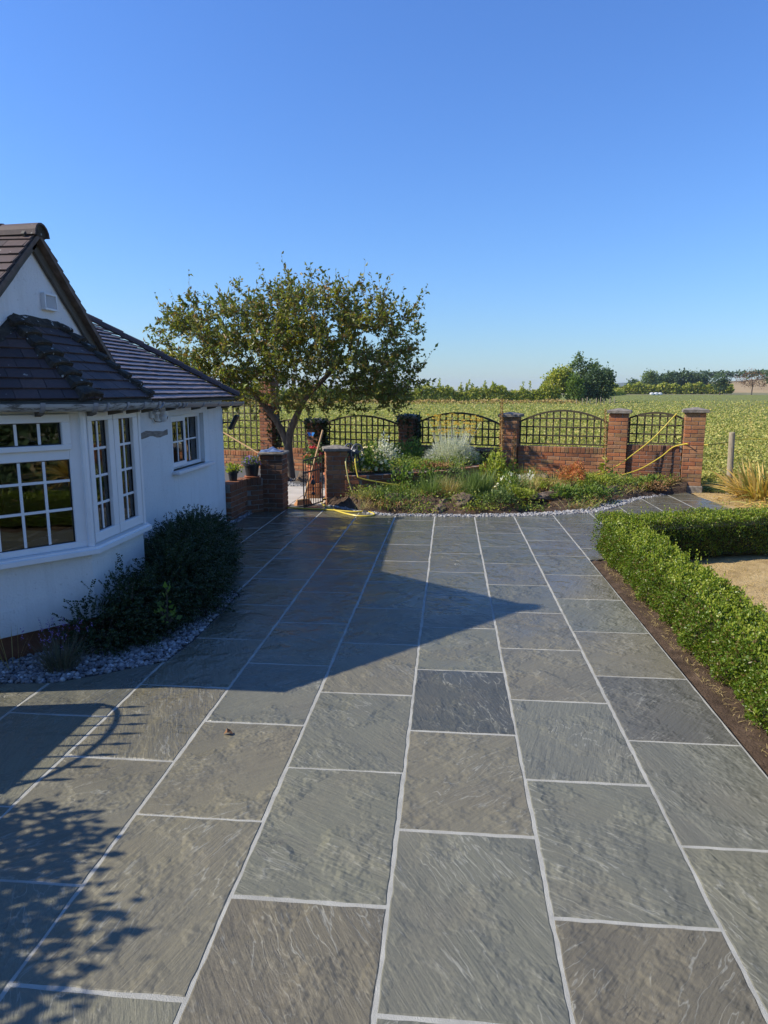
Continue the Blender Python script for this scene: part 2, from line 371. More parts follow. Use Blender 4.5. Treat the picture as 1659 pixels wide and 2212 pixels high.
M['trellis'] = simple('weathered_trellis', (0.034, 0.027, 0.015), (0.078, 0.060, 0.030), 7, 0.85, 0.4, 50, stretch=(6, 6, 1))
M['oldbeam'] = simple('old_oak_beam', (0.16, 0.135, 0.11), (0.33, 0.29, 0.25), 10, 0.9, 0.8, 40, stretch=(1, 1, 8))
M['postwood'] = simple('round_post_wood', (0.22, 0.18, 0.12), (0.36, 0.30, 0.21), 12, 0.85, 0.5, 40, stretch=(5, 5, 1))
M['bark'] = simple('apple_bark', (0.068, 0.050, 0.036), (0.155, 0.122, 0.092), 12, 0.95, 1.0, 30, stretch=(2, 2, 0.7))
M['twig'] = simple('twig_bark', (0.065, 0.050, 0.036), (0.12, 0.09, 0.065), 10, 0.9)
M['iron'] = simple('black_iron', (0.012, 0.012, 0.013), (0.03, 0.028, 0.026), 30, 0.5, 0.3, 120)
M['hose'] = simple('yellow_hose', (0.55, 0.42, 0.035), (0.62, 0.49, 0.06), 9, 0.38)
M['hose_old'] = simple('faded_yellow_hose', (0.42, 0.36, 0.10), (0.50, 0.44, 0.15), 9, 0.5)
M['terracotta'] = simple('terracotta', (0.42, 0.13, 0.055), (0.50, 0.18, 0.08), 12, 0.8, 0.3, 60)
M['broomwood'] = simple('broom_handle_wood', (0.46, 0.27, 0.12), (0.55, 0.34, 0.16), 8, 0.55, stretch=(6, 6, 1))
M['bristle'] = simple('natural_bristle', (0.32, 0.14, 0.05), (0.46, 0.22, 0.09), 60, 0.9, 0.8, 220)
M['denim'] = simple('blue_cloth', (0.035, 0.065, 0.16), (0.16, 0.24, 0.40), 9, 0.9, 0.6, 40)
def mat_rock():
    k = NT('bed_rock'); p = k.pos()
    c = k.ramp(k.noise(p, 7, 7, 0.65), [(0.3, (0.085, 0.058, 0.040)), (0.5, (0.19, 0.135, 0.095)), (0.7, (0.30, 0.235, 0.175))])
    c = k.mix(k.ramp(k.noise(p, 4, 4), [(0.52, 0.0), (0.66, 0.7)]), c, (0.10, 0.095, 0.05))
    k.base(c, 0.95, 0.2); k.bump(k.math('ADD', k.noise(p, 14, 7, 0.7), k.math('MULTIPLY', k.n('TexVoronoi', {'Scale': 9.0, 'Vector': p}).outputs[0], 0.6)), 1.0, 0.06); return k.m
M['rock'] = mat_rock()
def mat_soil():
    k = NT('garden_soil'); p = k.pos()
    c = k.ramp(k.noise(p, 9, 6, 0.65), [(0.3, (0.045, 0.030, 0.020)), (0.55, (0.090, 0.060, 0.040)), (0.75, (0.16, 0.110, 0.074))])
    k.base(c, 0.95, 0.2); k.bump(k.math('ADD', k.noise(p, 16, 6, 0.7), k.math('MULTIPLY', k.noise(p, 90, 4), 0.4)), 1.0, 0.03); return k.m
M['soil'] = mat_soil()
def mat_lawn():
    k = NT('parched_lawn'); p = k.pos()
    c = k.ramp(k.noise(p, 3.0, 6, 0.65), [(0.3, (0.27, 0.185, 0.085)), (0.5, (0.41, 0.295, 0.14)), (0.72, (0.50, 0.38, 0.20))])
    k.base(c, 0.95, 0.2); k.bump(k.noise(p, 70, 5), 0.8, 0.02); return k.m
M['lawn'] = mat_lawn()
def mat_field():
    k = NT('bean_crop_ground'); p = k.pos()
    c = k.ramp(k.noise(p, 1.3, 7, 0.75), [(0.30, (0.05, 0.055, 0.014)), (0.45, (0.15, 0.175, 0.038)), (0.58, (0.26, 0.29, 0.070)), (0.75, (0.37, 0.37, 0.12))])
    c = k.mix(k.ramp(k.noise(p, 0.035, 3), [(0.4, 0.0), (0.65, 0.30)]), c, (0.23, 0.21, 0.080))
    k.base(c, 0.9, 0.2); k.bump(k.noise(p, 2.4, 6, 0.8), 1.0, 0.5); return k.m
M['field'] = mat_field()
M['land'] = simple('rough_grassland', (0.10, 0.105, 0.035), (0.22, 0.19, 0.08), 0.02, 0.95)
M['wheat'] = simple('ripe_corn_stubble', (0.272, 0.191, 0.090), (0.336, 0.242, 0.120), 0.05, 0.95)
M['hill'] = simple('wooded_far_hill', (0.055, 0.075, 0.035), (0.10, 0.11, 0.05), 0.004, 1.0)
def mat_gravel(name, stops):
    k = NT(name); c = k.ramp(k.n('NewGeometry').outputs['Random Per Island'], stops)
    k.base(c, 0.75, 0.35); k.bump(k.noise(k.pos(), 160, 3), 0.3, 0.004); return k.m
M['gravel'] = mat_gravel('white_gravel', [(0.0, (0.225, 0.218, 0.210)), (0.3, (0.365, 0.358, 0.341)), (0.5, (0.159, 0.159, 0.164)), (0.7, (0.411, 0.405, 0.386)), (0.85, (0.099, 0.103, 0.112)), (1.0, (0.298, 0.265, 0.236))])
M['gravel2'] = mat_gravel('grey_gravel', [(0.0, (0.20, 0.20, 0.21)), (0.3, (0.42, 0.41, 0.40)), (0.5, (0.09, 0.095, 0.11)), (0.75, (0.24, 0.22, 0.21)), (0.9, (0.13, 0.13, 0.14)), (1.0, (0.60, 0.59, 0.58))])
M['gravelbase'] = simple('gravel_bedding', (0.05, 0.048, 0.045), (0.12, 0.115, 0.11), 40, 0.95, 0.6, 90)
M['yardslab'] = simple('pale_yard_slab', (0.40, 0.36, 0.30), (0.55, 0.50, 0.43), 3, 0.6, 0.3, 30)
M['bale'] = simple('white_bale_wrap', (0.562, 0.570, 0.570), (0.637, 0.645, 0.645), 3, 0.4)
# foliage
L_ = leafmat
M['apple'] = L_('apple_leaf', [(0.131, 0.166, 0.031), (0.201, 0.203, 0.037), (0.104, 0.146, 0.031), (0.262, 0.243, 0.043), (0.148, 0.122, 0.034), (0.166, 0.212, 0.040), (0.227, 0.131, 0.043)], 0.32, 0.42)
M['box'] = L_('box_leaf', [(0.150, 0.105, 0.035), (0.079, 0.142, 0.014), (0.122, 0.193, 0.018), (0.057, 0.110, 0.014), (0.173, 0.225, 0.024), (0.094, 0.155, 0.016)], 0.30, 0.35)
M['boxyoung'] = L_('young_box_leaf', [(0.264, 0.313, 0.035), (0.198, 0.270, 0.028), (0.330, 0.346, 0.050)], 0.40, 0.4)
M['coton'] = L_('dark_small_leaf', [(0.024, 0.042, 0.013), (0.032, 0.056, 0.016), (0.019, 0.034, 0.013), (0.043, 0.065, 0.020)], 0.18, 0.5)
M['crop'] = L_('bean_leaf', [(0.260, 0.279, 0.067), (0.407, 0.384, 0.102), (0.172, 0.208, 0.044), (0.537, 0.464, 0.147), (0.310, 0.320, 0.074), (0.488, 0.352, 0.117), (0.342, 0.369, 0.087)], 0.30, 0.55)
M['hedge'] = L_('hedgerow_leaf', [(0.249, 0.296, 0.048), (0.356, 0.377, 0.056), (0.177, 0.228, 0.042), (0.428, 0.377, 0.064)], 0.3, 0.55)
M['treegreen'] = L_('tree_leaf_green', [(0.099, 0.153, 0.047), (0.144, 0.207, 0.054), (0.072, 0.119, 0.040), (0.180, 0.225, 0.065)], 0.28, 0.55)
M['treedark'] = L_('tree_leaf_dark', [(0.065, 0.110, 0.046), (0.095, 0.148, 0.053), (0.049, 0.085, 0.038)], 0.2, 0.6)
M['treebrown'] = L_('dead_brown_leaf', [(0.204, 0.114, 0.066), (0.264, 0.156, 0.096), (0.144, 0.090, 0.060)], 0.2, 0.7)
M['silver'] = L_('silver_leaf', [(0.529, 0.540, 0.459), (0.690, 0.690, 0.594), (0.414, 0.437, 0.358)], 0.2, 0.7)
M['yellowfl'] = L_('mustard_flower', [(0.625, 0.396, 0.040), (0.750, 0.504, 0.070), (0.525, 0.312, 0.040)], 0.2, 0.7)
M['creamfl'] = L_('cream_flower', [(0.75, 0.68, 0.36), (0.80, 0.74, 0.48), (0.78, 0.58, 0.34)], 0.3, 0.6)
M['whitefl'] = L_('white_flower', [(0.80, 0.79, 0.68), (0.74, 0.73, 0.58)], 0.3, 0.6)
M['redfl'] = L_('red_flower', [(0.55, 0.02, 0.03), (0.62, 0.05, 0.06)], 0.3, 0.5)
M['purplefl'] = L_('purple_flower', [(0.16, 0.10, 0.36), (0.24, 0.16, 0.46), (0.38, 0.26, 0.55)], 0.3, 0.6)
M['midgreen'] = L_('mid_green_leaf', [(0.130, 0.195, 0.040), (0.186, 0.257, 0.053), (0.097, 0.156, 0.034)], 0.35, 0.5)
M['limegreen'] = L_('lime_green_leaf', [(0.258, 0.299, 0.044), (0.354, 0.359, 0.063), (0.193, 0.255, 0.037)], 0.35, 0.5)
M['bluegreen'] = L_('blue_green_blade', [(0.150, 0.210, 0.072), (0.112, 0.174, 0.048), (0.195, 0.246, 0.072)], 0.3, 0.5)
M['straw'] = L_('straw_blade', [(0.42, 0.32, 0.13), (0.50, 0.40, 0.19), (0.34, 0.25, 0.09)], 0.3, 0.6)
M['yellowblade'] = L_('yellowing_blade', [(0.529, 0.345, 0.086), (0.598, 0.425, 0.127), (0.414, 0.253, 0.069), (0.253, 0.276, 0.063), (0.552, 0.391, 0.161)], 0.3, 0.55)
M['orange'] = L_('orange_leaf', [(0.50, 0.16, 0.07), (0.56, 0.24, 0.11), (0.46, 0.30, 0.09), (0.42, 0.12, 0.06)], 0.35, 0.55)
M['browndry'] = L_('dry_brown_leaf', [(0.240, 0.126, 0.054), (0.336, 0.192, 0.084), (0.180, 0.090, 0.042), (0.408, 0.252, 0.120)], 0.2, 0.7)
M['seedspike'] = L_('brown_seed_spike', [(0.36, 0.18, 0.055), (0.44, 0.25, 0.08), (0.28, 0.13, 0.045)], 0.1, 0.8)
M['drygrass'] = L_('dry_grass', [(0.500, 0.362, 0.163), (0.600, 0.450, 0.225), (0.400, 0.275, 0.112), (0.300, 0.250, 0.088)], 0.3, 0.7)
M['lavleaf'] = L_('lavender_leaf', [(0.095, 0.105, 0.070), (0.13, 0.135, 0.095), (0.15, 0.12, 0.08)], 0.2, 0.7)
M['ivy'] = L_('ivy_leaf', [(0.030, 0.050, 0.018), (0.045, 0.070, 0.022), (0.022, 0.038, 0.015)], 0.2, 0.4)
# ------------------------------------------------------------------ ground and far land
def gz(y):
    return float(np.interp(y, [-50, 16, 40, 100, 200, 260, 320, 4000], [-0.16, -0.16, -0.45, -0.95, -0.45, -0.10, 0.35, 0.4]))
def sheet(name, xs, ys, zf, mat, **kw):
    V = []; F = []
    for y in ys:
        for x in xs: V.append((x, y, zf(x, y)))
    n = len(xs)
    for j in range(len(ys)-1):
        for i in range(n-1): F.append((j*n+i, j*n+i+1, (j+1)*n+i+1, (j+1)*n+i))
    m = MB(); m.v = V; m.f = F
    return m.build(name, mat, smooth=True, **kw)
xs_far = [-4000, -1500, -500, -200, -100, -50, -20, -8, 0, 8, 20, 50, 100, 200, 500, 1500, 4000]
sheet('ground', xs_far, [-300, -50, -10, 0, 8, 12, 16, 28, 40, 70, 100, 150, 200, 260, 320, 600, 1500, 5000], lambda x, y: gz(y) - 0.03, M['land'], kind='structure')
def field_edge(x): return 13.15 - 0.345*(x-4.4) + 0.25 if x < 4.7 else 13.1
FX = list(np.linspace(-60, 130, 60))
FT = list(np.concatenate([np.linspace(0, 1, 26)**2.2]))
def field_mesh():
    V = []; F = []
    for t in FT:
        for x in FX:
            x0 = x if abs(x) < 5 else x*(0.25+0.75*t)
            xx = x*(0.16+0.84*t); y = field_edge(max(min(xx, 6), -9)) + t*250
            V.append((xx, y, gz(y) + 0.02))
    n = len(FX)
    for j in range(len(FT)-1):
        for i in range(n-1): F.append((j*n+i, j*n+i+1, (j+1)*n+i+1, (j+1)*n+i))
    m = MB(); m.v = V; m.f = F
    return m.build('field', M['field'], smooth=True, kind='structure')
field_mesh()
def crop():
    parts = []
    # leaf density falls with distance, leaves stand for clumps further out
    n = 270000; u = rng.random(n); y = 1/(1/13.3 + (1/150-1/13.3)*u)
    ang = rng.uniform(-0.56, 0.62, n); x = y*np.tan(ang)
    edge = np.where(x < 4.7, 13.15-0.345*(np.clip(x, -9, 6)-4.4)+0.3, 13.2)
    k = y > edge; x = x[k]; y = y[k]; n = len(x)
    und = 0.10*np.sin(x*1.7+np.sin(y*1.1))*np.sin(y*1.3+0.7*np.sin(x*0.9)) + 0.05*np.sin(x*5.3+y*3.1)
    hz = np.interp(y, [-50, 16, 40, 100, 200, 260, 320], [-0.16, -0.16, -0.45, -0.95, -0.45, -0.10, 0.35])
    near = np.clip((y-edge[k])/0.5, 0.15, 1)
    z = hz + (0.36 + und)*near*(1-0.75*rng.random(n)**2.2)
    P = np.stack([x, y, z], 1)
    A = np.stack([rng.normal(size=n), rng.normal(size=n), rng.normal(size=n)*0.45+0.15], 1)
    s = 0.043*np.clip(y/15, 1, 12)**0.68*rng.uniform(0.7, 1.35, n)
    parts.append(leaf_arrays(P, A, s*1.25, s*0.5, 0.3, 0.12))
    leaf_obj('bean_crop', parts, M['crop'], label='pale green and yellow bean crop filling the field behind the trellis', cat='crop', kind='stuff')
crop()
# ------------------------------------------------------------------ patio
def clip_poly(sub, a, b):
    out = []
    for i in range(len(sub)):
        p, q = sub[i], sub[(i+1) % len(sub)]
        sp = (b[0]-a[0])*(p[1]-a[1])-(b[1]-a[1])*(p[0]-a[0]); sq = (b[0]-a[0])*(q[1]-a[1])-(b[1]-a[1])*(q[0]-a[0])
        if sp >= 0: out.append(p)
        if (sp >= 0) != (sq >= 0):
            t = sp/(sp-sq); out.append((p[0]+(q[0]-p[0])*t, p[1]+(q[1]-p[1])*t))
    return out
def clip_convex(sub, clip):
    for i in range(len(clip)):
        sub = clip_poly(sub, clip[i], clip[(i+1) % len(clip)])
        if len(sub) < 3: return []
    return sub
def area(p): return 0.5*sum(p[i][0]*p[(i+1) % len(p)][1]-p[(i+1) % len(p)][0]*p[i][1] for i in range(len(p)))
PATIO = [(-3.6, -1.5), (1.525, -1.5), (1.525, 7.385), (1.76, 7.46), (1.98, 7.9), (2.25, 8.25), (3.4, 8.6), (4.32, 8.9), (4.32, 11.4), (4.275, 12.0), (4.22, 12.62),
         (3.78, 12.28), (3.17, 11.72), (2.63, 10.90), (2.35, 10.52), (2.03, 10.29), (1.49, 10.08), (0.924, 9.925), (0.369, 9.83), (-0.185, 9.815), (-0.75, 9.82), (-1.06, 9.86),
         (-1.30, 10.05), (-1.62, 10.30), (-1.90, 10.60), (-1.97, 10.74), (-2.47, 10.16), (-2.47, 10.035), (-2.80, 10.0), (-2.88, 9.9), (-2.89, 8.6), (-2.93, 8.4), (-2.95, 6.02), (-2.12, 6.0), (-1.84, 5.80),
         (-1.83, 5.13), (-1.83, 4.62), (-1.87, 4.24), (-2.24, 3.965), (-2.43, 3.84), (-2.77, 3.80), (-3.6, 3.76)]
ROW1 = [-0.85, 0.0, 0.86, 1.72, 2.59, 3.44, 4.27, 5.10, 5.935, 6.74, 7.545, 8.335, 9.09, 9.84, 10.58, 11.31, 12.03, 12.75]
ROW2 = [-0.4, 0.43, 1.29, 2.15, 3.02, 3.872, 4.70, 5.52, 6.33, 7.145, 7.945, 8.72, 9.49, 10.22, 10.95, 11.67, 12.39, 13.1]
LINES = [-3.61, -3.03, -2.46, -1.885, -1.32, -0.758, -0.19, 0.38, 0.95, 1.525, 2.09, 2.66, 3.23, 3.80, 4.37]
patio = MB()
patio.prism(PATIO, -0.14, -0.0025)
patio = patio.build('patio', M['joint'], kind='structure')
def rough_loop(poly, amp=0.0026, seg=0.05):
    out = []
    for i in range(len(poly)):
        p, q = poly[i], poly[(i+1) % len(poly)]
        L = math.hypot(q[0]-p[0], q[1]-p[1]); n = max(1, int(L/seg))
        for k in range(n):
            t = k/n; j = amp if k else 0
            out.append((p[0]+(q[0]-p[0])*t+random.uniform(-j, j), p[1]+(q[1]-p[1])*t+random.uniform(-j, j)))
    return out
def slab(poly, parent, mat, z=0.0, name='paving_slab', th=0.03, tilt=0.0015):
    c = (sum(p[0] for p in poly)/len(poly), sum(p[1] for p in poly)/len(poly))
    lp = rough_loop(poly); n = len(lp); m = MB()
    dz = lambda p: 0.0
    ins = []
    for p in lp:
        dx, dy = p[0]-c[0], p[1]-c[1]; L = math.hypot(dx, dy); f = max(0, 1-0.006/max(L, 0.02)); ins.append((c[0]+dx*f, c[1]+dy*f))
    tx, ty = random.uniform(-tilt, tilt), random.uniform(-tilt, tilt)
    h = lambda p: z + (p[0]-c[0])*tx + (p[1]-c[1])*ty
    v = [(p[0], p[1], z-th) for p in lp] + [(p[0], p[1], h(p)-0.003) for p in lp] + [(p[0], p[1], h(p)) for p in ins]
    m.v = v
    for k in range(n):
        l = (k+1) % n
        m.f += [(k, l, n+l, n+k), (n+k, n+l, 2*n+l, 2*n+k)]
    m.f.append(tuple(range(2*n, 3*n)))
    o = (c[0], c[1], z)
    return obj(name, m.mesh(name, False, o), mat, parent, Matrix.Translation(o))
g = 0.0068
for ci in range(len(LINES)-1):
    rows = ROW1 if ci % 2 == 0 else ROW2     # col (-0.19,0.38) has index 6 -> ROW1
    for a, b in zip(rows[:-1], rows[1:]):
        x0, x1 = LINES[ci]+g, LINES[ci+1]-g; y0, y1 = a+g, b-g
        j = lambda: random.uniform(-0.003, 0.003)
        rect = [(x0+j(), y0+j()), (x1+j(), y0+j()), (x1+j(), y1+j()), (x0+j(), y1+j())]
        p = clip_convex(PATIO, rect)
        q = []
        for pt in p:
            if not q or math.hypot(pt[0]-q[-1][0], pt[1]-q[-1][1]) > 0.004: q.append(pt)
        if len(q) < 3 or abs(area(q)) < 0.004: continue
        if max(t[1] for t in q) < 0.35: continue
        sl_ = slab(q, patio, M['slab'])
        sl_.pass_index = {(6, 3.44): 1, (8, 3.44): 2, (7, 1.29): 3, (5, 1.29): 3, (5, 0.43): 3, (9, 2.15): 2}.get((ci, a), 0)
# ------------------------------------------------------------------ borders: soil strip, gravel, beds, lawn
def poly_sheet(name, poly, z, mat, th=0.1, **kw):
    m = MB(); m.prism(poly, z-th, z); return m.build(name, mat, **kw)
HG = [(-2.95, 6.0), (-2.12, 5.99), (-1.85, 5.79), (-1.84, 5.13), (-1.84, 4.63), (-1.88, 4.25), (-2.25, 3.975), (-2.43, 3.85), (-2.77, 3.81), (-3.6, 3.77), (-3.6, 6.0)]
poly_sheet('gravel_bed', HG[::-1], -0.012, M['gravelbase'], kind='structure')
poly_sheet('gravel_margin', [(-3.08, 6.0), (-2.955, 6.0), (-2.935, 8.4), (-2.895, 8.6), (-2.885, 9.9), (-3.05, 9.9)], -0.010, M['gravelbase'], kind='structure')
soil = MB()
def soil_strip():
    V = []; F = []; ys = np.linspace(-1.5, 7.42, 110); xs = np.linspace(1.53, 2.3, 12)
    for y in ys:
        for x in xs:
            t = (x-1.53)/0.77
            V.append((x + 0.03*math.sin(y*3.1), y, -0.012 + 0.05*max(0, t-0.12) + rng.normal()*0.006*(t > 0.05) + 0.014*math.sin(y*9+x*23)*(t > 0.1)))
    for i in range(len(V)):
        if i % 12 == 0: V[i] = (1.527, V[i][1], -0.03)
    for j in range(109):
        for i in range(11): F.append((j*12+i, j*12+i+1, (j+1)*12+i+1, (j+1)*12+i))
    soil.v = V; soil.f = F
soil_strip(); soil.build('soil_border', M['soil'], smooth=True, kind='structure')
sheet('lawn', list(np.linspace(2.28, 16, 24)), list(np.linspace(-4, 9.6, 30)), lambda x, y: -0.02 + 0.012*math.sin(x*2.3+y*1.7) + (0.0 if y < 8 else -0.02), M['lawn'], kind='structure')
sheet('verge', [4.33, 4.6, 5, 5.6, 6.5, 8, 12, 20], [8.4, 9.6, 11, 12, 12.6, 13.2, 13.8, 15], lambda x, y: -0.03 + 0.02*math.sin(x*3+y*2) - 0.09*max(0, y-12.6)/1.5, M['lawn'], kind='structure')
# lower bed: rises from the patio edge towards the walls
EDGE = [(-1.97, 10.72), (-1.90, 10.60), (-1.62, 10.30), (-1.30, 10.05), (-1.06, 9.86), (-0.75, 9.82), (-0.185, 9.815), (0.369, 9.83), (0.924, 9.925), (1.49, 10.08), (2.03, 10.29), (2.35, 10.52), (2.63, 10.90), (3.17, 11.72), (3.78, 12.28), (4.22, 12.62)]
BACK = [(-1.64, 10.80), (-1.62, 10.80), (-1.45, 10.80), (-1.30, 10.85), (-1.06, 11.0), (-0.75, 11.2), (-0.27, 11.5), (0.25, 12.1), (0.85, 13.0), (1.45, 13.7), (2.1, 13.5), (2.45, 13.4), (2.8, 13.3), (3.3, 13.2), (3.85, 13.05), (4.3, 12.85)]
def lower_bed_z(t, s):
    return -0.03 + 0.17*min(1, max(0, (t-0.10)/0.35)) + 0.05*math.sin(s*1.9+t*5)*min(1, t*3)
def bed():
    m = MB(); n = 14; S = []
    for k in range(len(EDGE)-1):
        for q in range(6): S.append((k, q/6))
    S.append((len(EDGE)-2, 1.0))
    for k, f in S:
        a = Vector(EDGE[k]).lerp(Vector(EDGE[k+1]), f); b = Vector(BACK[k]).lerp(Vector(BACK[k+1]), f)
        for i in range(n):
            t = i/(n-1); p = a.lerp(b, t)
            m.v.append((p.x, p.y, lower_bed_z(t, k+f) + (rng.normal()*0.012 if 0 < i else 0)))
    for j in range(len(S)-1):
        for i in range(n-1): m.f.append((j*n+i, (j+1)*n+i, (j+1)*n+i+1, j*n+i+1))
    return m.build('flower_bed', M['soil'], smooth=True, kind='structure')
bed()
UP = [(-1.62, 10.82), (-1.39, 10.84), (-0.86, 11.17), (-0.63, 11.31), (-0.27, 11.53), (-0.06, 11.74), (0.40, 12.28), (0.9, 13.1), (1.15, 13.85), (-0.85, 14.7), (-2.0, 15.1), (-1.62, 12.0)]
poly_sheet('raised_bed', UP, 0.47, M['soil'], 0.7, kind='structure')
# back yard behind the gate
yard = MB(); yard.prism([(-9, 9.9), (-3.1, 9.9), (-2.47, 10.17), (-1.97, 10.75), (-1.64, 11.0), (-1.64, 12.2), (-2.0, 15.2), (-4, 15.9), (-9, 17.6)], -0.4, -0.030)
yard = yard.build('yard_paving', M['gravelbase'], kind='structure')
for i in range(6):
    for j in range(5):
        x0 = -4.6+i*0.52; y0 = 10.15+j*0.62 + (0.2 if i % 2 else 0)
        if x0 + 0.5 > -1.7 or (x0+0.5 > -1.95 and y0 < 10.7) or y0 < 10.15 + max(0, (x0+0.5+2.5))*1.15: continue
        if y0 > 12.6: continue
        slab([(x0, y0), (x0+0.51, y0), (x0+0.51, y0+0.61), (x0, y0+0.61)], yard, M['yardslab'], z=-0.012)
# pebbles
def pebbles(name, poly_fn, n, smin, smax, z, mat, label):
    """n low stones scattered by poly_fn(n)->(n,2)"""
    t = (1+5**0.5)/2
    ico = np.array([(-1,t,0),(1,t,0),(-1,-t,0),(1,-t,0),(0,-1,t),(0,1,t),(0,-1,-t),(0,1,-t),(t,0,-1),(t,0,1),(-t,0,-1),(-t,0,1)])/math.sqrt(1+t*t)
    F = np.array([(0,11,5),(0,5,1),(0,1,7),(0,7,10),(0,10,11),(1,5,9),(5,11,4),(11,10,2),(10,7,6),(7,1,8),(3,9,4),(3,4,2),(3,2,6),(3,6,8),(3,8,9),(4,9,5),(2,4,11),(6,2,10),(8,6,7),(9,8,1)])
    P = poly_fn(n); n = len(P)
    s = rng.uniform(smin, smax, n)[:, None, None]
    V = ico[None]*rng.uniform(0.72, 1.2, (n, 12, 1))*s*np.stack([rng.uniform(0.8, 1.3, n), rng.uniform(0.7, 1.1, n), rng.uniform(0.5, 0.8, n)], 1)[:, None, :]
    a = rng.uniform(0, 6.28, n); b = rng.normal(0, 0.4, n)
    ca, sa = np.cos(a)[:, None], np.sin(a)[:, None]; cb, sb = np.cos(b)[:, None], np.sin(b)[:, None]
    x, y, zz = V[..., 0], V[..., 1], V[..., 2]
    y, zz = y*cb-zz*sb, y*sb+zz*cb
    x, y = x*ca-y*sa, x*sa+y*ca
    V = np.stack([x+P[:, :1], y+P[:, 1:2], zz+z+s[..., 0]*0.25+rng.uniform(0, 1, (n, 1))**2*0.014], 2).reshape(-1, 3)
    I = (F[None]+(np.arange(n)*12)[:, None, None]).reshape(-1)
    lo = V.min(0); hi = V.max(0); c = np.array([(lo[0]+hi[0])/2, (lo[1]+hi[1])/2, lo[2]])
    obj(name, np_mesh(name, V-c, 3, I), mat, None, Matrix.Translation(c), label=label, cat='gravel', kind='stuff')
def in_poly(P, poly):
    c = np.zeros(len(P), bool); j = len(poly)-1
    for i in range(len(poly)):
        xi, yi = poly[i]; xj, yj = poly[j]
        k = ((yi > P[:, 1]) != (yj > P[:, 1])) & (P[:, 0] < (xj-xi)*(P[:, 1]-yi)/((yj-yi) or 1e-9)+xi); c ^= k; j = i
    return c
def scatter(poly):
    def f(n):
        a = np.array(poly); lo, hi = a.min(0), a.max(0); P = rng.uniform(lo, hi, (n*6, 2)); P = P[in_poly(P, poly)]; return P[:n]
    return f
def along(path, w0, w1, off):
    pts = np.array(path)
    def f(n):
        seg = np.linalg.norm(np.diff(pts, axis=0), axis=1); k = rng.choice(len(seg), n, p=seg/seg.sum()); t = rng.random(n)[:, None]
        d = (pts[k+1]-pts[k])/seg[k][:, None]; nr = np.stack([-d[:, 1], d[:, 0]], 1)
        w = w0 + (w1-w0)*(k+t[:, 0])/len(seg)
        return pts[k]+(pts[k+1]-pts[k])*t + nr*((rng.random(n)**1.2)*w+off)[:, None]
    return f
pebbles('white_gravel_edging', along(EDGE[3:-1], 0.09, 0.36, 0.01), 2700, 0.010, 0.026, -0.012, M['gravel'], 'strip of white gravel edging the flower bed along the patio')
pebbles('gate_gravel', scatter([(-1.9, 10.62), (-1.3, 10.08), (-1.1, 9.9), (-0.95, 10.1), (-1.25, 10.5), (-1.64, 10.68)]), 650, 0.012, 0.025, -0.012, M['gravel'], 'patch of white gravel at the foot of the right gate pillar')
pebbles('grey_gravel_bed', scatter([(-2.12, 5.99), (-1.86, 5.79), (-1.85, 4.63), (-1.89, 4.25), (-2.25, 3.985), (-2.43, 3.86), (-2.77, 3.82), (-3.25, 3.8), (-3.1, 4.0), (-2.5, 4.6), (-2.5, 5.9)]), 5200, 0.010, 0.022, -0.010, M['gravel2'], 'grey and white gravel bed in front of the bay window')
pebbles('wall_gravel', scatter([(-3.07, 7.8), (-2.94, 7.8), (-2.90, 8.6), (-2.89, 9.88), (-3.02, 9.88)]), 900, 0.010, 0.020, -0.010, M['gravel2'], 'narrow grey gravel margin along the white house wall')
pebbles('yard_gravel', scatter([(-3.6, 13.2), (-1.75, 12.3), (-1.7, 10.95), (-1.95, 10.95), (-2.15, 12.2), (-3.3, 13.6), (-2.6, 14.4), (-3.6, 14.2)]), 900, 0.016, 0.032, -0.03, M['gravel'], 'white gravel around the apple tree in the yard')
# ------------------------------------------------------------------ house
class Facet:
    def __init__(s, o, d, n):
        s.M = Matrix(((d[0], n[0], 0, o[0]), (d[1], n[1], 0, o[1]), (0, 0, 1, 0), (0, 0, 0, 1)))
        s.flip = s.M.to_3x3().determinant() < 0
    def box(s, mb, a0, a1, o0, o1, z0, z1, b=0.0):
        k = len(mb.f)
        if b: mb.bbox(a0, a1, o0, o1, z0, z1, b, s.M)
        else: mb.box(a0, a1, o0, o1, z0, z1, s.M)
        if s.flip: mb.f[k:] = [f[::-1] for f in mb.f[k:]]
        return mb
WX = -3.07; BX = -2.544
P0, P1, P2, P3 = (WX, 3.985), (BX, 4.61), (BX, 5.456), (WX, 6.08)
ANG = math.atan2(P1[0]-P0[0], P1[1]-P0[1])
FW = Facet((WX, 0), (0, 1), (1, 0)); FB = Facet((BX, 0), (0, 1), (1, 0))
FC = Facet(P1, (math.sin(ANG), math.cos(ANG)), (math.cos(ANG), -math.sin(ANG)))
FD = Facet(P2, (-math.sin(ANG), math.cos(ANG)), (math.cos(ANG), math.sin(ANG)))
house = thing('house', 'white rendered bungalow with bay window and dark tiled roofs', 'house', (-3.6, 6.4, 0))
w = MB()
FW.box(w, 3.6, 3.985, -0.2, 0, -0.1, 1.70); FW.box(w, 6.08, 7.44, -0.2, 0, -0.1, 1.70); FW.box(w, 7.44, 8.46, -0.2, 0, -0.1, 0.90)
FW.box(w, 7.44, 8.46, -0.2, 0, 1.52, 1.70); FW.box(w, 8.46, 9.2, -0.2, 0, -0.1, 1.70)
w.box(-8, WX-0.2, 9.0, 9.2, -0.1, 1.70); w.box(-8, WX-0.2, 3.6, 3.8, -0.1, 1.70)
w.build('wall', M['stucco'], house)
gab = MB()
gp = [(3.58, 1.70), (6.46, 1.70), (5.03, 2.925)]
gab.v = [(WX, y, z) for y, z in gp] + [(WX-0.2, y, z) for y, z in gp]
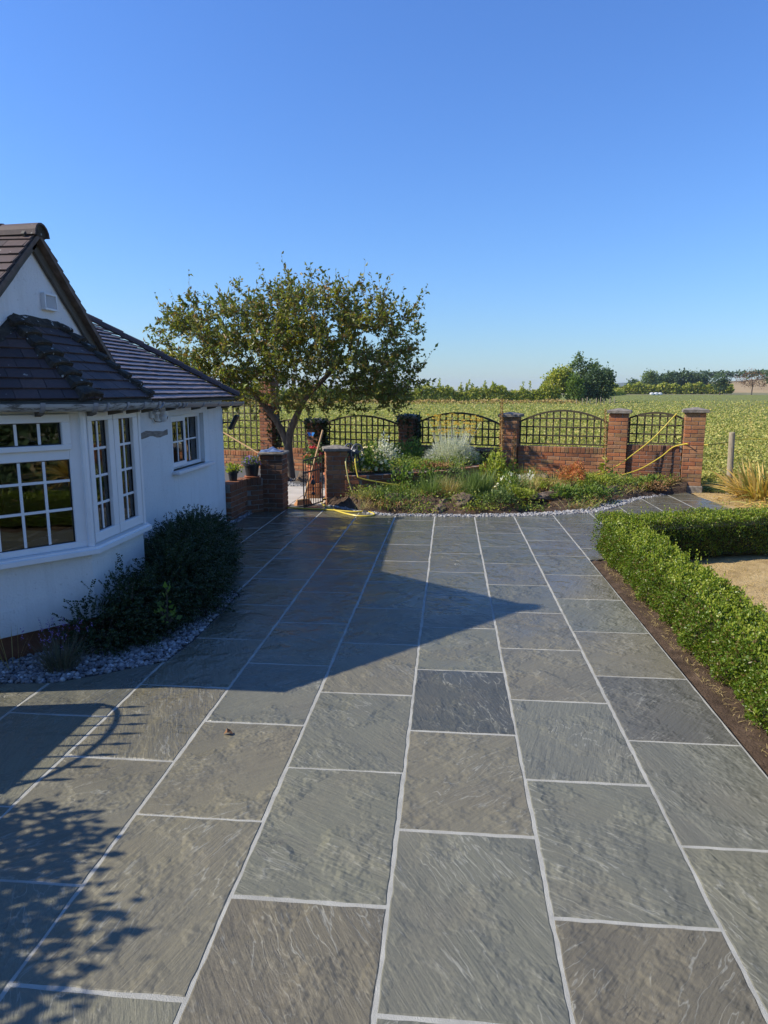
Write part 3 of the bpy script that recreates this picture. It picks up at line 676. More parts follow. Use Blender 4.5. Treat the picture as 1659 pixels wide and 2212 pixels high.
gab.f = [(0, 1, 2), (5, 4, 3), (0, 3, 4, 1), (1, 4, 5, 2), (2, 5, 3, 0)]
gab.build('gable_wall', M['stucco'], house)
def offs(d):
    k = d*math.tan((math.pi/2-ANG)/2) if False else d
    t = math.tan((ANG)/2) ; e = d/math.cos(ANG)
    # polygon P0..P3 moved outwards by d
    s, c = math.sin(ANG), math.cos(ANG)
    y1 = P1[1] - d*math.tan((math.pi/2-(math.pi/2-ANG))/2)
    q0 = (WX, P0[1]-d/s*1.0) if s > 0.1 else P0
    return [(WX+0.001, P0[1]-d/s), (BX+d, P1[1]-d*math.tan(ANG/2)*1.0), (BX+d, P2[1]+d*math.tan(ANG/2)), (WX+0.001, P3[1]+d/s)]
m = MB(); m.prism(offs(0.0), 0.166, 0.648); m.build('bay_base', M['stucco'], house)
m = MB(); m.prism(offs(-0.02), -0.1, 0.165); m.build('brick_plinth', M['brick_dark'], house)
m = MB(); m.prism(offs(0.07), 0.650, 0.682); m.prism(offs(0.05), 0.682, 0.697); m.build('bay_sill', M['upvc'], house)
m = MB(); m.prism(offs(-0.01), 1.66, 1.715); m.build('fascia', M['upvc'], house)
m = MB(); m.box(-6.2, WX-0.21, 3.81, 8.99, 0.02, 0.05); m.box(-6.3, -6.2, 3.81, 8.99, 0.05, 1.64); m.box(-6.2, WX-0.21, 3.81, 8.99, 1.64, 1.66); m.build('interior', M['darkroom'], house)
m = MB(); m.box(WX-0.17, WX-0.16, 7.44, 8.46, 0.90, 1.52); 
# windows -------------------------------------------------
def window(name, F, frame, panes, label=None):
    """frame: boxes (a0,a1,o0,o1,z0,z1); panes: (a0,a1,z0,z1,o, [bar a], [bar z])"""
    fr = MB()
    for b in frame: F.box(fr, *b, b=0.004)
    win = fr.build(name, M['upvc'], house, label=label)
    for a0, a1, z0, z1, o, ba, bz in panes:
        gs = MB(); e = 0.012
        for q in ((a0, a1, z0, z0+e*0.5), (a0, a1, z1-e*0.5, z1), (a0, a0+e*0.5, z0+e*0.5, z1-e*0.5), (a1-e*0.5, a1, z0+e*0.5, z1-e*0.5)):
            F.box(gs, q[0], q[1], o-0.004, o+0.006, q[2], q[3])
        gs.build('gasket', M['rubber'], win)
        p = MB(); F.box(p, a0+0.001, a1-0.001, o-0.006, o, z0+0.001, z1-0.001); p.build('pane', M['glass'], win)
        for a in ba: F.box(q_ := MB(), a-0.009, a+0.009, o+0.001, o+0.007, z0+0.006, z1-0.006); q_.build('glazing_bar', M['upvc'], win)
        for z in bz: F.box(q_ := MB(), a0+0.006, a1-0.006, o+0.0015, o+0.0075, z-0.009, z+0.009); q_.build('glazing_bar', M['upvc'], win)
    return win
def ring(a0, a1, z0, z1, ia0, ia1, iz0, iz1, o0, o1):
    return [(a0, a1, o0, o1, z0, iz0), (a0, a1, o0, o1, iz1, z1), (a0, ia0, o0, o1, iz0, iz1), (ia1, a1, o0, o1, iz0, iz1)]
fz = [0.98, 1.18, 1.38]
window('bay_window', FB, ring(4.612, 5.454, 0.698, 1.660, 4.648, 5.428, 0.712, 1.646, -0.06, 0.0)
       + ring(4.650, 5.016, 0.713, 1.645, 4.708, 4.942, 0.782, 1.582, -0.05, 0.022) + ring(5.026, 5.426, 0.713, 1.645, 5.108, 5.345, 0.782, 1.582, -0.05, 0.022)
       + [(5.017, 5.025, -0.05, 0.005, 0.713, 1.645)],
       [(4.708, 4.942, 0.782, 1.582, -0.012, [4.825], fz), (5.108, 5.345, 0.782, 1.582, -0.012, [5.227], fz)], 'pair of narrow casements in the bay front')
CL = -math.hypot(P1[0]-P0[0], P1[1]-P0[1])
bars = [-0.27, -0.427, -0.584]
window('bay_window', FC, [(CL, -0.002, -0.06, 0.0, 0.698, 0.742), (CL, -0.002, -0.06, 0.0, 1.640, 1.660), (-0.10, -0.002, -0.06, 0.0, 0.742, 1.640), (CL, -0.72, -0.06, 0.0, 0.742, 1.640), (-0.72, -0.10, -0.06, 0.0, 1.327, 1.640-0.25+0.012)]
       + ring(-0.755, -0.088, 1.395, 1.640, -0.70, -0.146, 1.432, 1.583, -0.05, 0.024),
       [(-0.72, -0.10, 0.742, 1.327, -0.02, bars, [0.98, 1.18]), (-0.70, -0.146, 1.432, 1.583, -0.012, [-0.285, -0.43, -0.575], [])], 'wide bay window with top vent facing the terrace')
window('bay_window', FD, ring(0.002, -CL, 0.698, 1.660, 0.06, -CL-0.06, 0.76, 1.60, -0.06, 0.0), [(0.06, -CL-0.06, 0.76, 1.60, -0.02, [0.22, 0.42, 0.6], fz)])
m = MB(); m.tube([(P1[0]+0.006, P1[1]-0.004, 0.698), (P1[0]+0.006, P1[1]-0.004, 1.66)], 0.024, 8); m.build('corner_post', M['upvc'], house)
m = MB(); m.tube([(P2[0]+0.006, P2[1]+0.004, 0.698), (P2[0]+0.006, P2[1]+0.004, 1.66)], 0.024, 8); m.build('corner_post', M['upvc'], house)
window('side_window', FW, ring(7.442, 8.458, 0.902, 1.518, 7.49, 8.40, 0.945, 1.478, -0.12, -0.05) + [(7.885, 7.925, -0.12, -0.05, 0.945, 1.478)]
       + ring(7.455, 7.900, 0.93, 1.505, 7.51, 7.845, 0.985, 1.445, -0.05, -0.018),
       [(7.51, 7.845, 0.985, 1.445, -0.035, [7.675], [1.215]), (7.925, 8.40, 0.945, 1.478, -0.09, [8.16], [1.215])], 'small side window with one opening sash')
m = MB(); FW.box(m, 7.40, 8.60, -0.06, 0.085, 0.862, 0.900, b=0.006); m.build('window_sill', M['upvc'], house)
m = MB(); FW.box(m, 7.46, 8.44, -0.20, -0.19, 0.93, 1.50); m.build('blind', M['curtain'], house)
# exposed lintel beam
m = MB(); n = 14
for i in range(n+1):
    y = 6.10 + i*(7.30-6.10)/n; zc = 1.345 + 0.012*math.sin(i*0.9); h = 0.030 + 0.006*math.sin(i*1.7+1)
    m.v += [(WX-0.04, y, zc-h), (WX+0.004, y, zc-h), (WX+0.006, y, zc+h), (WX-0.04, y, zc+h)]
for i in range(n):
    for k in range(4): m.f.append((i*4+k, i*4+(k+1) % 4, (i+1)*4+(k+1) % 4, (i+1)*4+k))
m.f += [(3, 2, 1, 0), (n*4, n*4+1, n*4+2, n*4+3)]
m.build('timber_beam', M['oldbeam'], house)
m = MB(); FW.box(m, 7.302, 7.325, -0.02, 0.004, 1.318, 1.375); m.build('beam_socket', M['black'], house)
# gable vent
v = MB(); y0, y1, z0, z1 = 5.11, 5.28, 2.395, 2.52
for b in ring(y0, y1, z0, z1, y0+0.016, y1-0.016, z0+0.016, z1-0.016, 0, 0.035): FW.box(v, *b, b=0.002)
vent = v.build('vent', M['whiteplastic'], house)
m = MB(); FW.box(m, y0+0.016, y1-0.016, 0.001, 0.006, z0+0.016, z1-0.016); m.build('vent_back', M['greyplastic'], vent)
for i in range(9):
    a = y0+0.022+i*0.0155; m = MB(); FW.box(m, a, a+0.005, 0.007, 0.028, z0+0.017, z1-0.017); m.build('slat', M['whiteplastic'], vent)
# roofs ---------------------------------------------------
def roof_tiles(parent, poly, tw, gauge, name='tile', keep=None, lift=0.016, th=0.011, mat=None):
    """poly: 3D convex, first edge = eave (left to right seen from outside)"""
    P = [Vector(p) for p in poly]; e = (P[1]-P[0]).normalized(); nrm = (P[1]-P[0]).cross(P[-1]-P[0]).normalized()
    if nrm.z < 0: nrm = -nrm
    up = nrm.cross(e)
    if up.z < 0: up = -up
    uv = [((p-P[0]).dot(e), (p-P[0]).dot(up)) for p in P]
    if area(uv) < 0: uv = uv[::-1]
    rest = MB()
    smax = max(q[1] for q in uv); amin = min(q[0] for q in uv); amax = max(q[0] for q in uv)
    for r in range(int(smax/gauge)+1):
        s0 = r*gauge - 0.004 + random.uniform(-0.002, 0.002); s1 = (r+1)*gauge + 0.02
        offx = (0.5 if r % 2 else 0)*tw + random.uniform(-0.008, 0.008)
        for c in range(int((amin)/tw)-2, int(amax/tw)+2):
            a0 = c*tw + offx + random.uniform(-0.001, 0.001); a1 = a0 + tw - 0.003; ds = random.uniform(-0.003, 0.003)
            q = clip_convex([(a0, s0+ds), (a1, s0+ds), (a1, s1), (a0, s1)], uv)
            if len(q) < 3 or abs(area(q)) < 0.0006: continue
            l0 = lift + random.uniform(-0.002, 0.003)
            top = []; bot = []
            for a, s in q:
                f = (s-s0)/(s1-s0); h = l0*(1-f) + 0.002*f
                b = P[0] + e*a + up*s
                top.append(b+nrm*(h+th)); bot.append(b+nrm*h)
            cen = sum(top, Vector())/len(top)
            if keep and not keep(cen):
                i0 = len(rest.v); n = len(q); rest.v += [tuple(t) for t in bot] + [tuple(t) for t in top]
                rest.f += [tuple(i0+k for k in range(n-1, -1, -1)), tuple(i0+k for k in range(n, 2*n))] + [(i0+k, i0+(k+1) % n, i0+n+(k+1) % n, i0+n+k) for k in range(n)]
                continue
            n = len(q); mm = MB(); mm.v = [tuple(t-cen) for t in bot] + [tuple(t-cen) for t in top]
            mm.f = [tuple(range(n-1, -1, -1)), tuple(range(n, 2*n))] + [(k, (k+1) % n, n+(k+1) % n, n+k) for k in range(n)]
            obj(name, mm.mesh(name), mat or M['tile'], parent, Matrix.Translation(cen))
    if rest.v: rest.build('further_tiles', mat or M['tile'], parent, kind='stuff')
def deck(name, poly, mat, parent, th=0.02):
    P = [Vector(p) for p in poly]; nrm = (P[1]-P[0]).cross(P[2]-P[0]).normalized()
    if nrm.z < 0: nrm = -nrm
    n = len(P); mm = MB(); mm.v = [tuple(p-nrm*(th+0.004)) for p in P] + [tuple(p-nrm*0.004) for p in P]
    mm.f = [tuple(range(n-1, -1, -1)), tuple(range(n, 2*n))] + [(k, (k+1) % n, n+(k+1) % n, n+k) for k in range(n)]
    return mm.build(name, mat, parent)
RY, RZ, SL = 5.03, 2.93, 0.87
# main gable roof (ridge runs back from the gable)
XF = WX+0.075
def gpt(x, y): return (x, y, RZ - SL*abs(y-RY))
roofL = deck('roof', [gpt(XF, 3.50), gpt(-8, 3.50), gpt(-8, RY), gpt(XF, RY)], M['soffit'], house)
roof_tiles(roofL, [gpt(-7.95, 3.50), gpt(XF, 3.50), gpt(XF, RY), gpt(-7.95, RY)], 0.15, 0.1, keep=lambda c: c.x > -3.45 and c.y > 4.0)
roofR = deck('roof', [gpt(XF, 6.52), gpt(-8, 6.52), gpt(-8, RY), gpt(XF, RY)], M['soffit'], house)
roof_tiles(roofR, [gpt(XF, 6.52), gpt(-4.6, 6.52), gpt(-4.6, RY), gpt(XF, RY)], 0.15, 0.1, keep=lambda c: c.x > -3.14)
# barge boards and cement verge along the gable
def verge(y_end):
    s = 1 if y_end > RY else -1
    d = Vector((0, y_end-RY, -SL*abs(y_end-RY))); Ln = d.length; d.normalize(); nn = Vector((0, s*SL, 1)).normalized()
    for nm, mt, x0, x1, n0, n1 in (('bargeboard', M['soffit'], WX+0.004, WX+0.028, -0.095, -0.030), ('verge', M['barge'], WX+0.002, WX+0.082, -0.030, 0.000)):
        k = MB(); rings = []; N = 16
        for i in range(N+1):
            c = Vector((0, RY, RZ)) + d*(Ln+0.06)*i/N - d*0.06; j = random.uniform(-0.004, 0.004)
            rings.append([(x0, *(c+nn*(n0+j))[1:]), (x1, *(c+nn*(n0+j))[1:]), (x1, *(c+nn*n1)[1:]), (x0, *(c+nn*n1)[1:])])
        k.loft(rings); k.build(nm, mt, house)
verge(3.50); verge(6.50)
m = MB(); m.loft([[(WX+0.003, RY-0.13, RZ-0.125), (WX+0.003, RY+0.13, RZ-0.125), (WX+0.003, RY, RZ-0.01)], [(WX+0.026, RY-0.13, RZ-0.125), (WX+0.026, RY+0.13, RZ-0.125), (WX+0.026, RY, RZ-0.01)]]); m.build('apex_board', M['soffit'], house)
def halfround(p, q, r, parent, name, mat, th=0.014, n=9, arc=180, close=False):
    p, q = Vector(p), Vector(q); t = (q-p).normalized(); side = t.cross(Vector((0, 0, 1))).normalized(); up = side.cross(t)
    rings = []
    for c, rr in ((p, r), (q, r*0.97)):
        o = []
        for k in range(n):
            a = R(90-arc/2 + arc*k/(n-1)); o.append(c + side*math.cos(a)*rr + up*math.sin(a)*rr)
        for k in range(n-1, -1, -1):
            a = R(90-arc/2 + arc*k/(n-1)); o.append(c + side*math.cos(a)*(rr-th) + up*math.sin(a)*(rr-th))
        rings.append(o)
    mm = MB(); mm.loft(rings); return mm.build(name, mat, parent, smooth=False)
x = XF+0.03
for i in range(10):
    halfround((x-i*0.29, RY, RZ-0.032), (x-i*0.29-0.30, RY, RZ-0.038), 0.094, roofL, 'ridge_tile', M['tile'])
m = MB(); pr = [(0.0, 0.0)]
rg = [(XF+0.012, RY+0.082*math.cos(R(a)), RZ-0.032+0.082*math.sin(R(a))) for a in range(0, 181, 20)]
m.v = rg + [(p[0]-0.08, p[1], p[2]) for p in rg]; n = len(rg)
m.f = [tuple(range(n)), tuple(range(2*n-1, n-1, -1))] + [(k+1, k, n+k, n+k+1) for k in range(n-1)]; m.build('ridge_mortar', M['bonnet'], roofL)
# wing roof with hip
EX, EZ = -2.90, 1.690; E_ = (EX, 9.26, EZ); TH_ = 0.946; T_ = (-4.5, 8.446, EZ+TH_); V1 = (EX, RY+(RZ-EZ)/SL+0.0, EZ); V2 = (-4.5, RY+(RZ-EZ-TH_)/SL, EZ+TH_)
wing = deck('roof', [V1, E_, T_, V2], M['soffit'], house)
roof_tiles(wing, [V1, E_, T_, V2], 0.15, 0.1, lift=0.026, mat=M['tile2'], keep=lambda c: 5.5 + (c.z-1.7)*0.4 < c.y < 7.15)
hipend = deck('roof', [E_, (-8, 9.26, EZ), (-8, 8.446, EZ+TH_), T_], M['soffit'], house)
deck('roof', [(-8, 5.6, EZ+TH_-0.05), (-8, 8.446, EZ+TH_), T_, (-4.5, 5.35, EZ+TH_)], M['soffit'], house)
hv = Vector(T_)-Vector(E_); HL = hv.length; hd = hv.normalized(); k = int(HL/0.27)
for i in range(k+1):
    a = Vector(E_) + hd*(i*0.27-0.03) + Vector((0, 0, 0.012+0.006)); b = a + hd*0.285 - Vector((0, 0, 0.012))
    halfround(a, b, 0.088, wing, 'hip_tile', M['tile'], arc=150, n=8)
# bay roof
BE = 1.728; ep = offs(0.125); e0, e1, e2, e3 = [(p[0], p[1], BE) for p in ep]
e0 = (WX+0.002, e0[1]+0.10, BE); e3 = (WX+0.002, e3[1]-0.10, BE)
T1 = (WX+0.002, 4.76, 2.285); T2 = (WX+0.002, 5.31, 2.285)
bayF = deck('roof', [e1, e2, T2, T1], M['soffit'], house); roof_tiles(bayF, [e1, e2, T2, T1], 0.148, 0.1)
bayL = deck('roof', [e0, e1, T1], M['soffit'], house); roof_tiles(bayL, [e0, e1, T1], 0.148, 0.1)
bayR = deck('roof', [e2, e3, T2], M['soffit'], house); roof_tiles(bayR, [e2, e3, T2], 0.148, 0.1, keep=lambda c: False)
m = MB(); m.prism([p[:2] for p in (e0, e1, e2, e3)], BE-0.022, BE-0.008); m.build('soffit', M['soffit'], house)
def bonnets(a, b, parent, n=8):
    a, b = Vector(a), Vector(b); d = (b-a); L = d.length; d.normalize(); side = d.cross(Vector((0, 0, 1))).normalized(); up = side.cross(d)
    for i in range(n):
        c = a + d*(L*(i+0.15)/n); ln = L/n*1.25; w0 = 0.078+random.uniform(-0.010, 0.010)
        rings = []
        for t, wd, h0, h1 in ((0.0, w0*1.15, -0.02, 0.056), (0.10, w0*1.25, -0.02, 0.060), (0.6, w0, -0.02, 0.040), (1.0, w0*0.7, -0.02, 0.014)):
            p = c + d*ln*t; j = lambda: random.uniform(-0.005, 0.005)
            rings.append([p-side*(wd+j())+up*h0, p+side*(wd+j())+up*h0, p+side*(wd+j())*0.85+up*(h1*0.75+j()), p+side*wd*0.2+up*(h1+j()), p-side*wd*0.3+up*(h1+j()), p-side*wd*0.9+up*(h1*0.7+j())])
        mm = MB(); mm.loft(rings); mm.build('bonnet_tile', M['bonnet'], parent)
bonnets(e1, T1, bayL); bonnets(e2, T2, bayR)
# abutment flashing on the gable
m = MB()
for p, q in ((T1, T2), (e0, T1), (T2, e3)):
    p, q = Vector(p), Vector(q); N = 8
    rings = []
    for i in range(N+1):
        c = p.lerp(q, i/N); j = random.uniform(-0.006, 0.006)
        rings.append([(WX+0.001, c.y, c.z-0.01), (WX+0.06+j, c.y, c.z-0.035+j), (WX+0.062+j, c.y, c.z-0.012), (WX+0.02, c.y, c.z+0.035+j), (WX+0.001, c.y, c.z+0.045+j)])
    m.loft(rings)
m.build('mortar_flashing', M['bonnet'], house)
# gutter ----------------------------------------------------
def gutter(path, r, mat, name, open_=True):
    pts = [Vector(p) for p in path]; rings = []; prof = []
    for k in range(9):
        a = R(180+180*k/8); prof.append((math.cos(a)*r, math.sin(a)*r))
    for k in range(8, -1, -1):
        a = R(180+180*k/8); prof.append((math.cos(a)*(r-0.005), math.sin(a)*(r-0.005)))
    for i, p in enumerate(pts):
        a = (pts[i]-pts[i-1]).normalized() if i else None; b = (pts[i+1]-pts[i]).normalized() if i < len(pts)-1 else None
        na = Vector((a.y, -a.x, 0)) if a else None; nb = Vector((b.y, -b.x, 0)) if b else None
        if a and b:
            nm = (na+nb).normalized(); k = 1/max(0.3, nm.dot(na))
        else: nm = na or nb; k = 1
        rings.append([p + nm*u*k + Vector((0, 0, w_)) for u, w_ in prof])
    mm = MB(); mm.loft(rings); return mm.build(name, mat, house, smooth=False)
gpath = offs(0.155); GR = 0.05
gp = [Vector((gpath[0][0]+0.02, gpath[0][1]+0.13, 1.715)), Vector((gpath[1][0], gpath[1][1], 1.705)), Vector((gpath[2][0], gpath[2][1], 1.700))]
g1 = gutter(gp, GR, M['gutter'], 'gutter')
g2p = [Vector((gpath[2][0]-0.005, gpath[2][1]+0.05, 1.698)), Vector((-2.83, 6.02, 1.69)), Vector((-2.83, 7.15, 1.665))]
g2 = gutter(g2p, GR, M['gutter'], 'gutter')
g3p = [Vector((-2.83, 7.10, 1.664)), Vector((-2.83, 9.28, 1.642))]
g3 = gutter(g3p, GR*1.04, M['gutter2'], 'gutter')
def bracket(p, d, parent, r=GR):
    d = Vector(d).normalized(); nrm = Vector((d.y, -d.x, 0)); mm = MB(); rings = []
    for k in range(10):
        a = R(172+196*k/9); o = p + nrm*math.cos(a)*(r+0.002) + Vector((0, 0, math.sin(a)*(r+0.002))); o2 = p + nrm*math.cos(a)*(r+0.009) + Vector((0, 0, math.sin(a)*(r+0.009)))
        rings.append([o-d*0.014, o+d*0.014, o2+d*0.014, o2-d*0.014])
    mm.loft(rings); mm.build('bracket', M['bracket'], parent)
def foot(p, d):
    d = Vector(d).normalized(); n_ = Vector((d.y, -d.x, 0)); mm = MB()
    c = p - n_*0.10
    mm.loft([[c-d*0.018+Vector((0,0,0.005)), c+d*0.018+Vector((0,0,0.005)), c+d*0.018+Vector((0,0,-0.085)), c-d*0.018+Vector((0,0,-0.085))],
             [c-d*0.018+n_*0.10+Vector((0,0,-0.040)), c+d*0.018+n_*0.10+Vector((0,0,-0.040)), c+d*0.018+n_*0.10+Vector((0,0,-0.068)), c-d*0.018+n_*0.10+Vector((0,0,-0.068))]])
    mm.build('rafter_foot', M['soffit'], house)
for gpp, par, ts in ((gp[:2], g1, (0.25, 0.62, 0.97)), (gp[1:], g1, (0.05, 0.36, 0.66, 0.94)), (g2p[1:], g2, (0.15, 0.5, 0.86)), (g3p, g3, (0.0, 0.04, 0.28, 0.52, 0.76, 0.97))):
    a, b = gpp[0], gpp[1]
    for t in ts:
        bracket(a.lerp(b, t), b-a, par); 
        if t > 0.05: foot(a.lerp(b, t), b-a)
m = MB(); m.lathe([(0.0, -0.002), (0.052, -0.002), (0.052, 0.004), (0.0, 0.004)], n=12)
m.v = [(p[0]-2.83, 9.28+p[2], min(1.642, 1.642+p[1])) for p in m.v]; m.build('gutter_end', M['gutter2'], g3)
# thin cable under the eaves
m = MB(); m.tube([(WX+0.012, 7.28, 1.58), (WX+0.03, 7.45, 1.62), (WX+0.012, 7.75, 1.615), (WX+0.014, 8.2, 1.605), (WX+0.012, 8.7, 1.625), (WX+0.03, 9.1, 1.60), (WX+0.02, 9.18, 1.45), (WX+0.012, 9.19, 1.38)], 0.004, 5); m.build('cable', M['black'], house)
# ------------------------------------------------------------------ things fixed to the house
sc = thing('security_camera', 'white pan and tilt security camera under the eaves beside the side window', 'camera', (WX, 6.98, 1.48))
m = MB(); FW.box(m, 6.88, 6.96, 0.0, 0.03, 1.51, 1.59, b=0.006); m.build('wall_plate', M['whiteplastic'], sc)
m = MB(); FW.box(m, 6.91, 7.03, 0.031, 0.07, 1.55, 1.58, b=0.005); m.build('arm', M['whiteplastic'], sc)
m = MB(); m.lathe([(0.0, 0.045), (0.043, 0.045), (0.046, 0.0), (0.046, -0.012), (0.0, -0.012)], (WX+0.08, 7.05, 1.555), 18); m.build('housing', M['whiteplastic'], sc, smooth=False)
m = MB(); m.lathe([(0.002, -0.088), (0.020, -0.084), (0.034, -0.070), (0.041, -0.045), (0.041, -0.013), (0.0, -0.013)], (WX+0.08, 7.05, 1.555), 18); h = m.build('dome', M['whiteplastic'], sc, smooth=True)
m = MB(); c = Vector((WX+0.08+0.030, 7.05+0.012, 1.512)); m.tube([c, c+Vector((0.011, 0.004, -0.004))], 0.016, 12); m.build('lens', M['black'], h)
m = MB(); m.tube([(WX+0.03, 6.93, 1.60), (WX+0.05, 6.96, 1.625)], 0.004, 6); m.build('aerial', M['whiteplastic'], sc)
m = MB(); m.tube([(WX+0.02, 6.94, 1.51), (WX+0.03, 6.96, 1.475), (WX+0.05, 7.02, 1.468), (WX+0.08, 7.06, 1.475)], 0.004, 6); m.tube([(WX+0.10, 7.09, 1.51), (WX+0.05, 7.18, 1.54), (WX+0.015, 7.28, 1.585)], 0.004, 6); m.build('cable', M['black'], sc)
sl = thing('solar_light', 'black solar wall light on the white house corner', 'wall light', (WX+0.02, 9.2, 1.3))
m = MB(); m.tube([(WX-0.02, 9.201, 1.36), (WX-0.02, 9.225, 1.36)], 0.03, 12); m.build('wall_plate', M['black'], sl)
m = MB(); m.tube([(WX-0.02, 9.22, 1.36), (WX+0.02, 9.25, 1.36), (WX+0.10, 9.25, 1.365)], 0.010, 8); m.build('arm', M['black'], sl)
Mx = Matrix.Translation((WX+0.14, 9.25, 1.365)) @ Matrix.Rotation(R(28), 4, 'Y')
m = MB(); m.bbox(-0.022, 0.022, -0.06, 0.06, -0.11, 0.11, 0.008, Mx); hd_ = m.build('lamp_head', M['black'], sl)
m = MB(); m.bbox(-0.026, -0.0225, -0.03, 0.03, 0.03, 0.09, 0.001, Mx); m.build('lens', M['greyplastic'], hd_)
# ------------------------------------------------------------------ brickwork
BL, BW, BH = 0.222, 0.106, 0.0625; CH = 0.0722
def brick_mesh(l, w_, h):
    out = []
    for k in range(4):
        m = MB(); m.bbox(-l/2, l/2, -w_/2, w_/2, 0, h, 0.005)
        m.v = [(p[0]+random.uniform(-0.002, 0.002), p[1]+random.uniform(-0.0025, 0.0025), p[2]+random.uniform(-0.0015, 0.0015)) for p in m.v]
        out.append(m.mesh('brick'))
    return out
BM = {'s': brick_mesh(BL, BW, BH), 'h': brick_mesh(BW, BL, BH), 'w': brick_mesh(BL, 0.2, BH), 'wh': brick_mesh(BW, 0.2, BH), 'e': brick_mesh(0.066, 0.215, 0.104), 'sh': brick_mesh(0.14, 0.106, BH)}
def brick(kind, x, y, z, rz, parent, mat, sx=1.0):
    me = random.choice(BM[kind]); key = me.name+mat.name
    if key not in BM:
        me2 = me.copy(); me2.materials.clear(); me2.materials.append(mat); BM[key] = me2
    obj('brick', BM[key], None, parent, Matrix.Translation((x+random.uniform(-0.001, 0.001), y+random.uniform(-0.001, 0.001), z)) @ Matrix.Rotation(rz+random.uniform(-0.006, 0.006), 4, 'Z') @ Matrix.Diagonal((sx, 1, 1, 1)))
def pillar(c, rz, z0, n, label, mat, group='brick piers', cap=True, capz=0.05, capw=0.215, name='brick_pillar', S=0.338):
    t = thing(name, label, 'pillar', (c[0], c[1], z0), group)
    h = n*CH; Rm = Matrix.Translation((c[0], c[1], 0)) @ Matrix.Rotation(rz, 4, 'Z')
    m = MB(); m.box(-S/2+0.007, S/2-0.007, -S/2+0.007, S/2-0.007, z0, z0+h-0.003, Rm); m.build('mortar_core', M['mortar'], t)
    o = S/2-BW/2; e = S/2-BL/2
    for k in range(n):
        z = z0 + k*CH; s = 1 if k % 2 else -1
        for q in range(4):
            p = Vector((s*e*-1 if False else -s*e, -o, 0)); p = Matrix.Rotation(q*math.pi/2, 4, 'Z') @ p; p = Rm @ p
            brick('s', p.x, p.y, z, rz+q*math.pi/2, t, mat)
    if cap:
        zc = z0+h; m = MB()
        rings = []
        for wd, zz in ((capw-0.012, zc), (capw, zc+0.006), (capw, zc+capz), (capw-0.01, zc+capz+0.006), (0.03, zc+capz+0.045)):
            rings.append([Rm @ Vector((sx*wd+random.uniform(-0.004, 0.004), sy*wd+random.uniform(-0.004, 0.004), zz)) for sx, sy in ((-1, -1), (1, -1), (1, 1), (-1, 1))])
        m.loft(rings); m.build('coping_cap', M['capstone'], t)
    return t
def brick_run(path, z0, n, label, mat, name='brick_wall', coping=True, thick=0.2, cut0=0.0):
    pts = [Vector((*p, 0)) for p in path]; seg = [(pts[i+1]-pts[i]).length for i in range(len(pts)-1)]; L = sum(seg)
    def at(s):
        s = max(0, min(L, s))
        for i, l in enumerate(seg):
            if s <= l or i == len(seg)-1:
                d = (pts[i+1]-pts[i]).normalized(); return pts[i]+d*s, math.atan2(d.y, d.x)
            s -= l
    t = thing(name, label, 'wall', (pts[0].x, pts[0].y, z0))
    m = MB(); rings = []
    N = max(2, int(L/0.12)); h = n*CH + (0.112 if coping else 0)
    for i in range(N+1):
        p, a = at(L*i/N); nr = Vector((-math.sin(a), math.cos(a), 0)); w2 = thick/2-0.007
        rings.append([p-nr*w2+Vector((0,0,z0)), p+nr*w2+Vector((0,0,z0)), p+nr*w2+Vector((0,0,z0+h-0.01)), p-nr*w2+Vector((0,0,z0+h-0.01))])
    m.loft(rings); m.build('mortar_core', M['mortar'], t)
    for k in range(n):
        s = 0.0 if k % 2 else -(BL+0.01)/2
        while s < L-0.03:
            a0, a1 = max(0, s), min(L, s+BL); 
            if a1-a0 > 0.03:
                p, a = at((a0+a1)/2); brick('w', p.x, p.y, z0+k*CH, a, t, mat, (a1-a0)/BL)
            s += BL+0.01
    if coping:
        s = 0.034
        while s < L-0.03:
            p, a = at(s); brick('e', p.x, p.y, z0+n*CH+0.002, a, t, mat); s += 0.0755
    return t
AF, AE, AD, AC_, AB, AA = R(-15), R(-17), R(-19), R(-20), R(-20), R(-20)
PF, PE, PD, PC, PB, PA = (4.38, 12.93), (3.16, 13.36), (1.21, 13.92), (-0.86, 14.76), (-2.98, 15.45), (-4.19, 15.95)
pillar(PF, AF, 0.10, 18, 'tall red brick pillar at the far right end of the trellis wall', M['brick'])
m = MB(); Rm = Matrix.Translation((*PF, 0)) @ Matrix.Rotation(AF, 4, 'Z'); m.bbox(-0.20, 0.20, -0.20, 0.20, -0.2, 0.099, 0.012, Rm); fo = m.build('pillar_footing', M['capstone'], None, label='low concrete footing under the far right brick pillar', cat='footing')
pillar(PE, AE, 0.07, 18, 'red brick pillar second from the right on the trellis wall', M['brick'])
pillar(PD, AD, 0.12, 16, 'red brick pillar beside the tall brown flower spike', M['brick'])
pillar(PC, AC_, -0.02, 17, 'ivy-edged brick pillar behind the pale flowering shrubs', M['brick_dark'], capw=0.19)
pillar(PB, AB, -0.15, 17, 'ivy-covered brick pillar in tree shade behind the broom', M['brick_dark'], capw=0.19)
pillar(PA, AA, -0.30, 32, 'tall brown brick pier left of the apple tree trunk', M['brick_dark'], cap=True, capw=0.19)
pillar((-2.637, 10.215), R(0), -0.02, 12, 'dark brick gate pillar with blue cloth on top', M['brick_dark'], capw=0.195, capz=0.03)
pillar((-1.80, 10.89), R(14), -0.02, 12, 'brick gate pillar holding the iron gate', M['brick'], capw=0.205, capz=0.045, S=0.338)
def between(p, q, z0, n, label, mat):
    d = (Vector(q)-Vector(p)).normalized(); a = Vector(p)+d*0.178; b = Vector(q)-d*0.178
    return brick_run([tuple(a), tuple(b)], z0, n, label, mat)
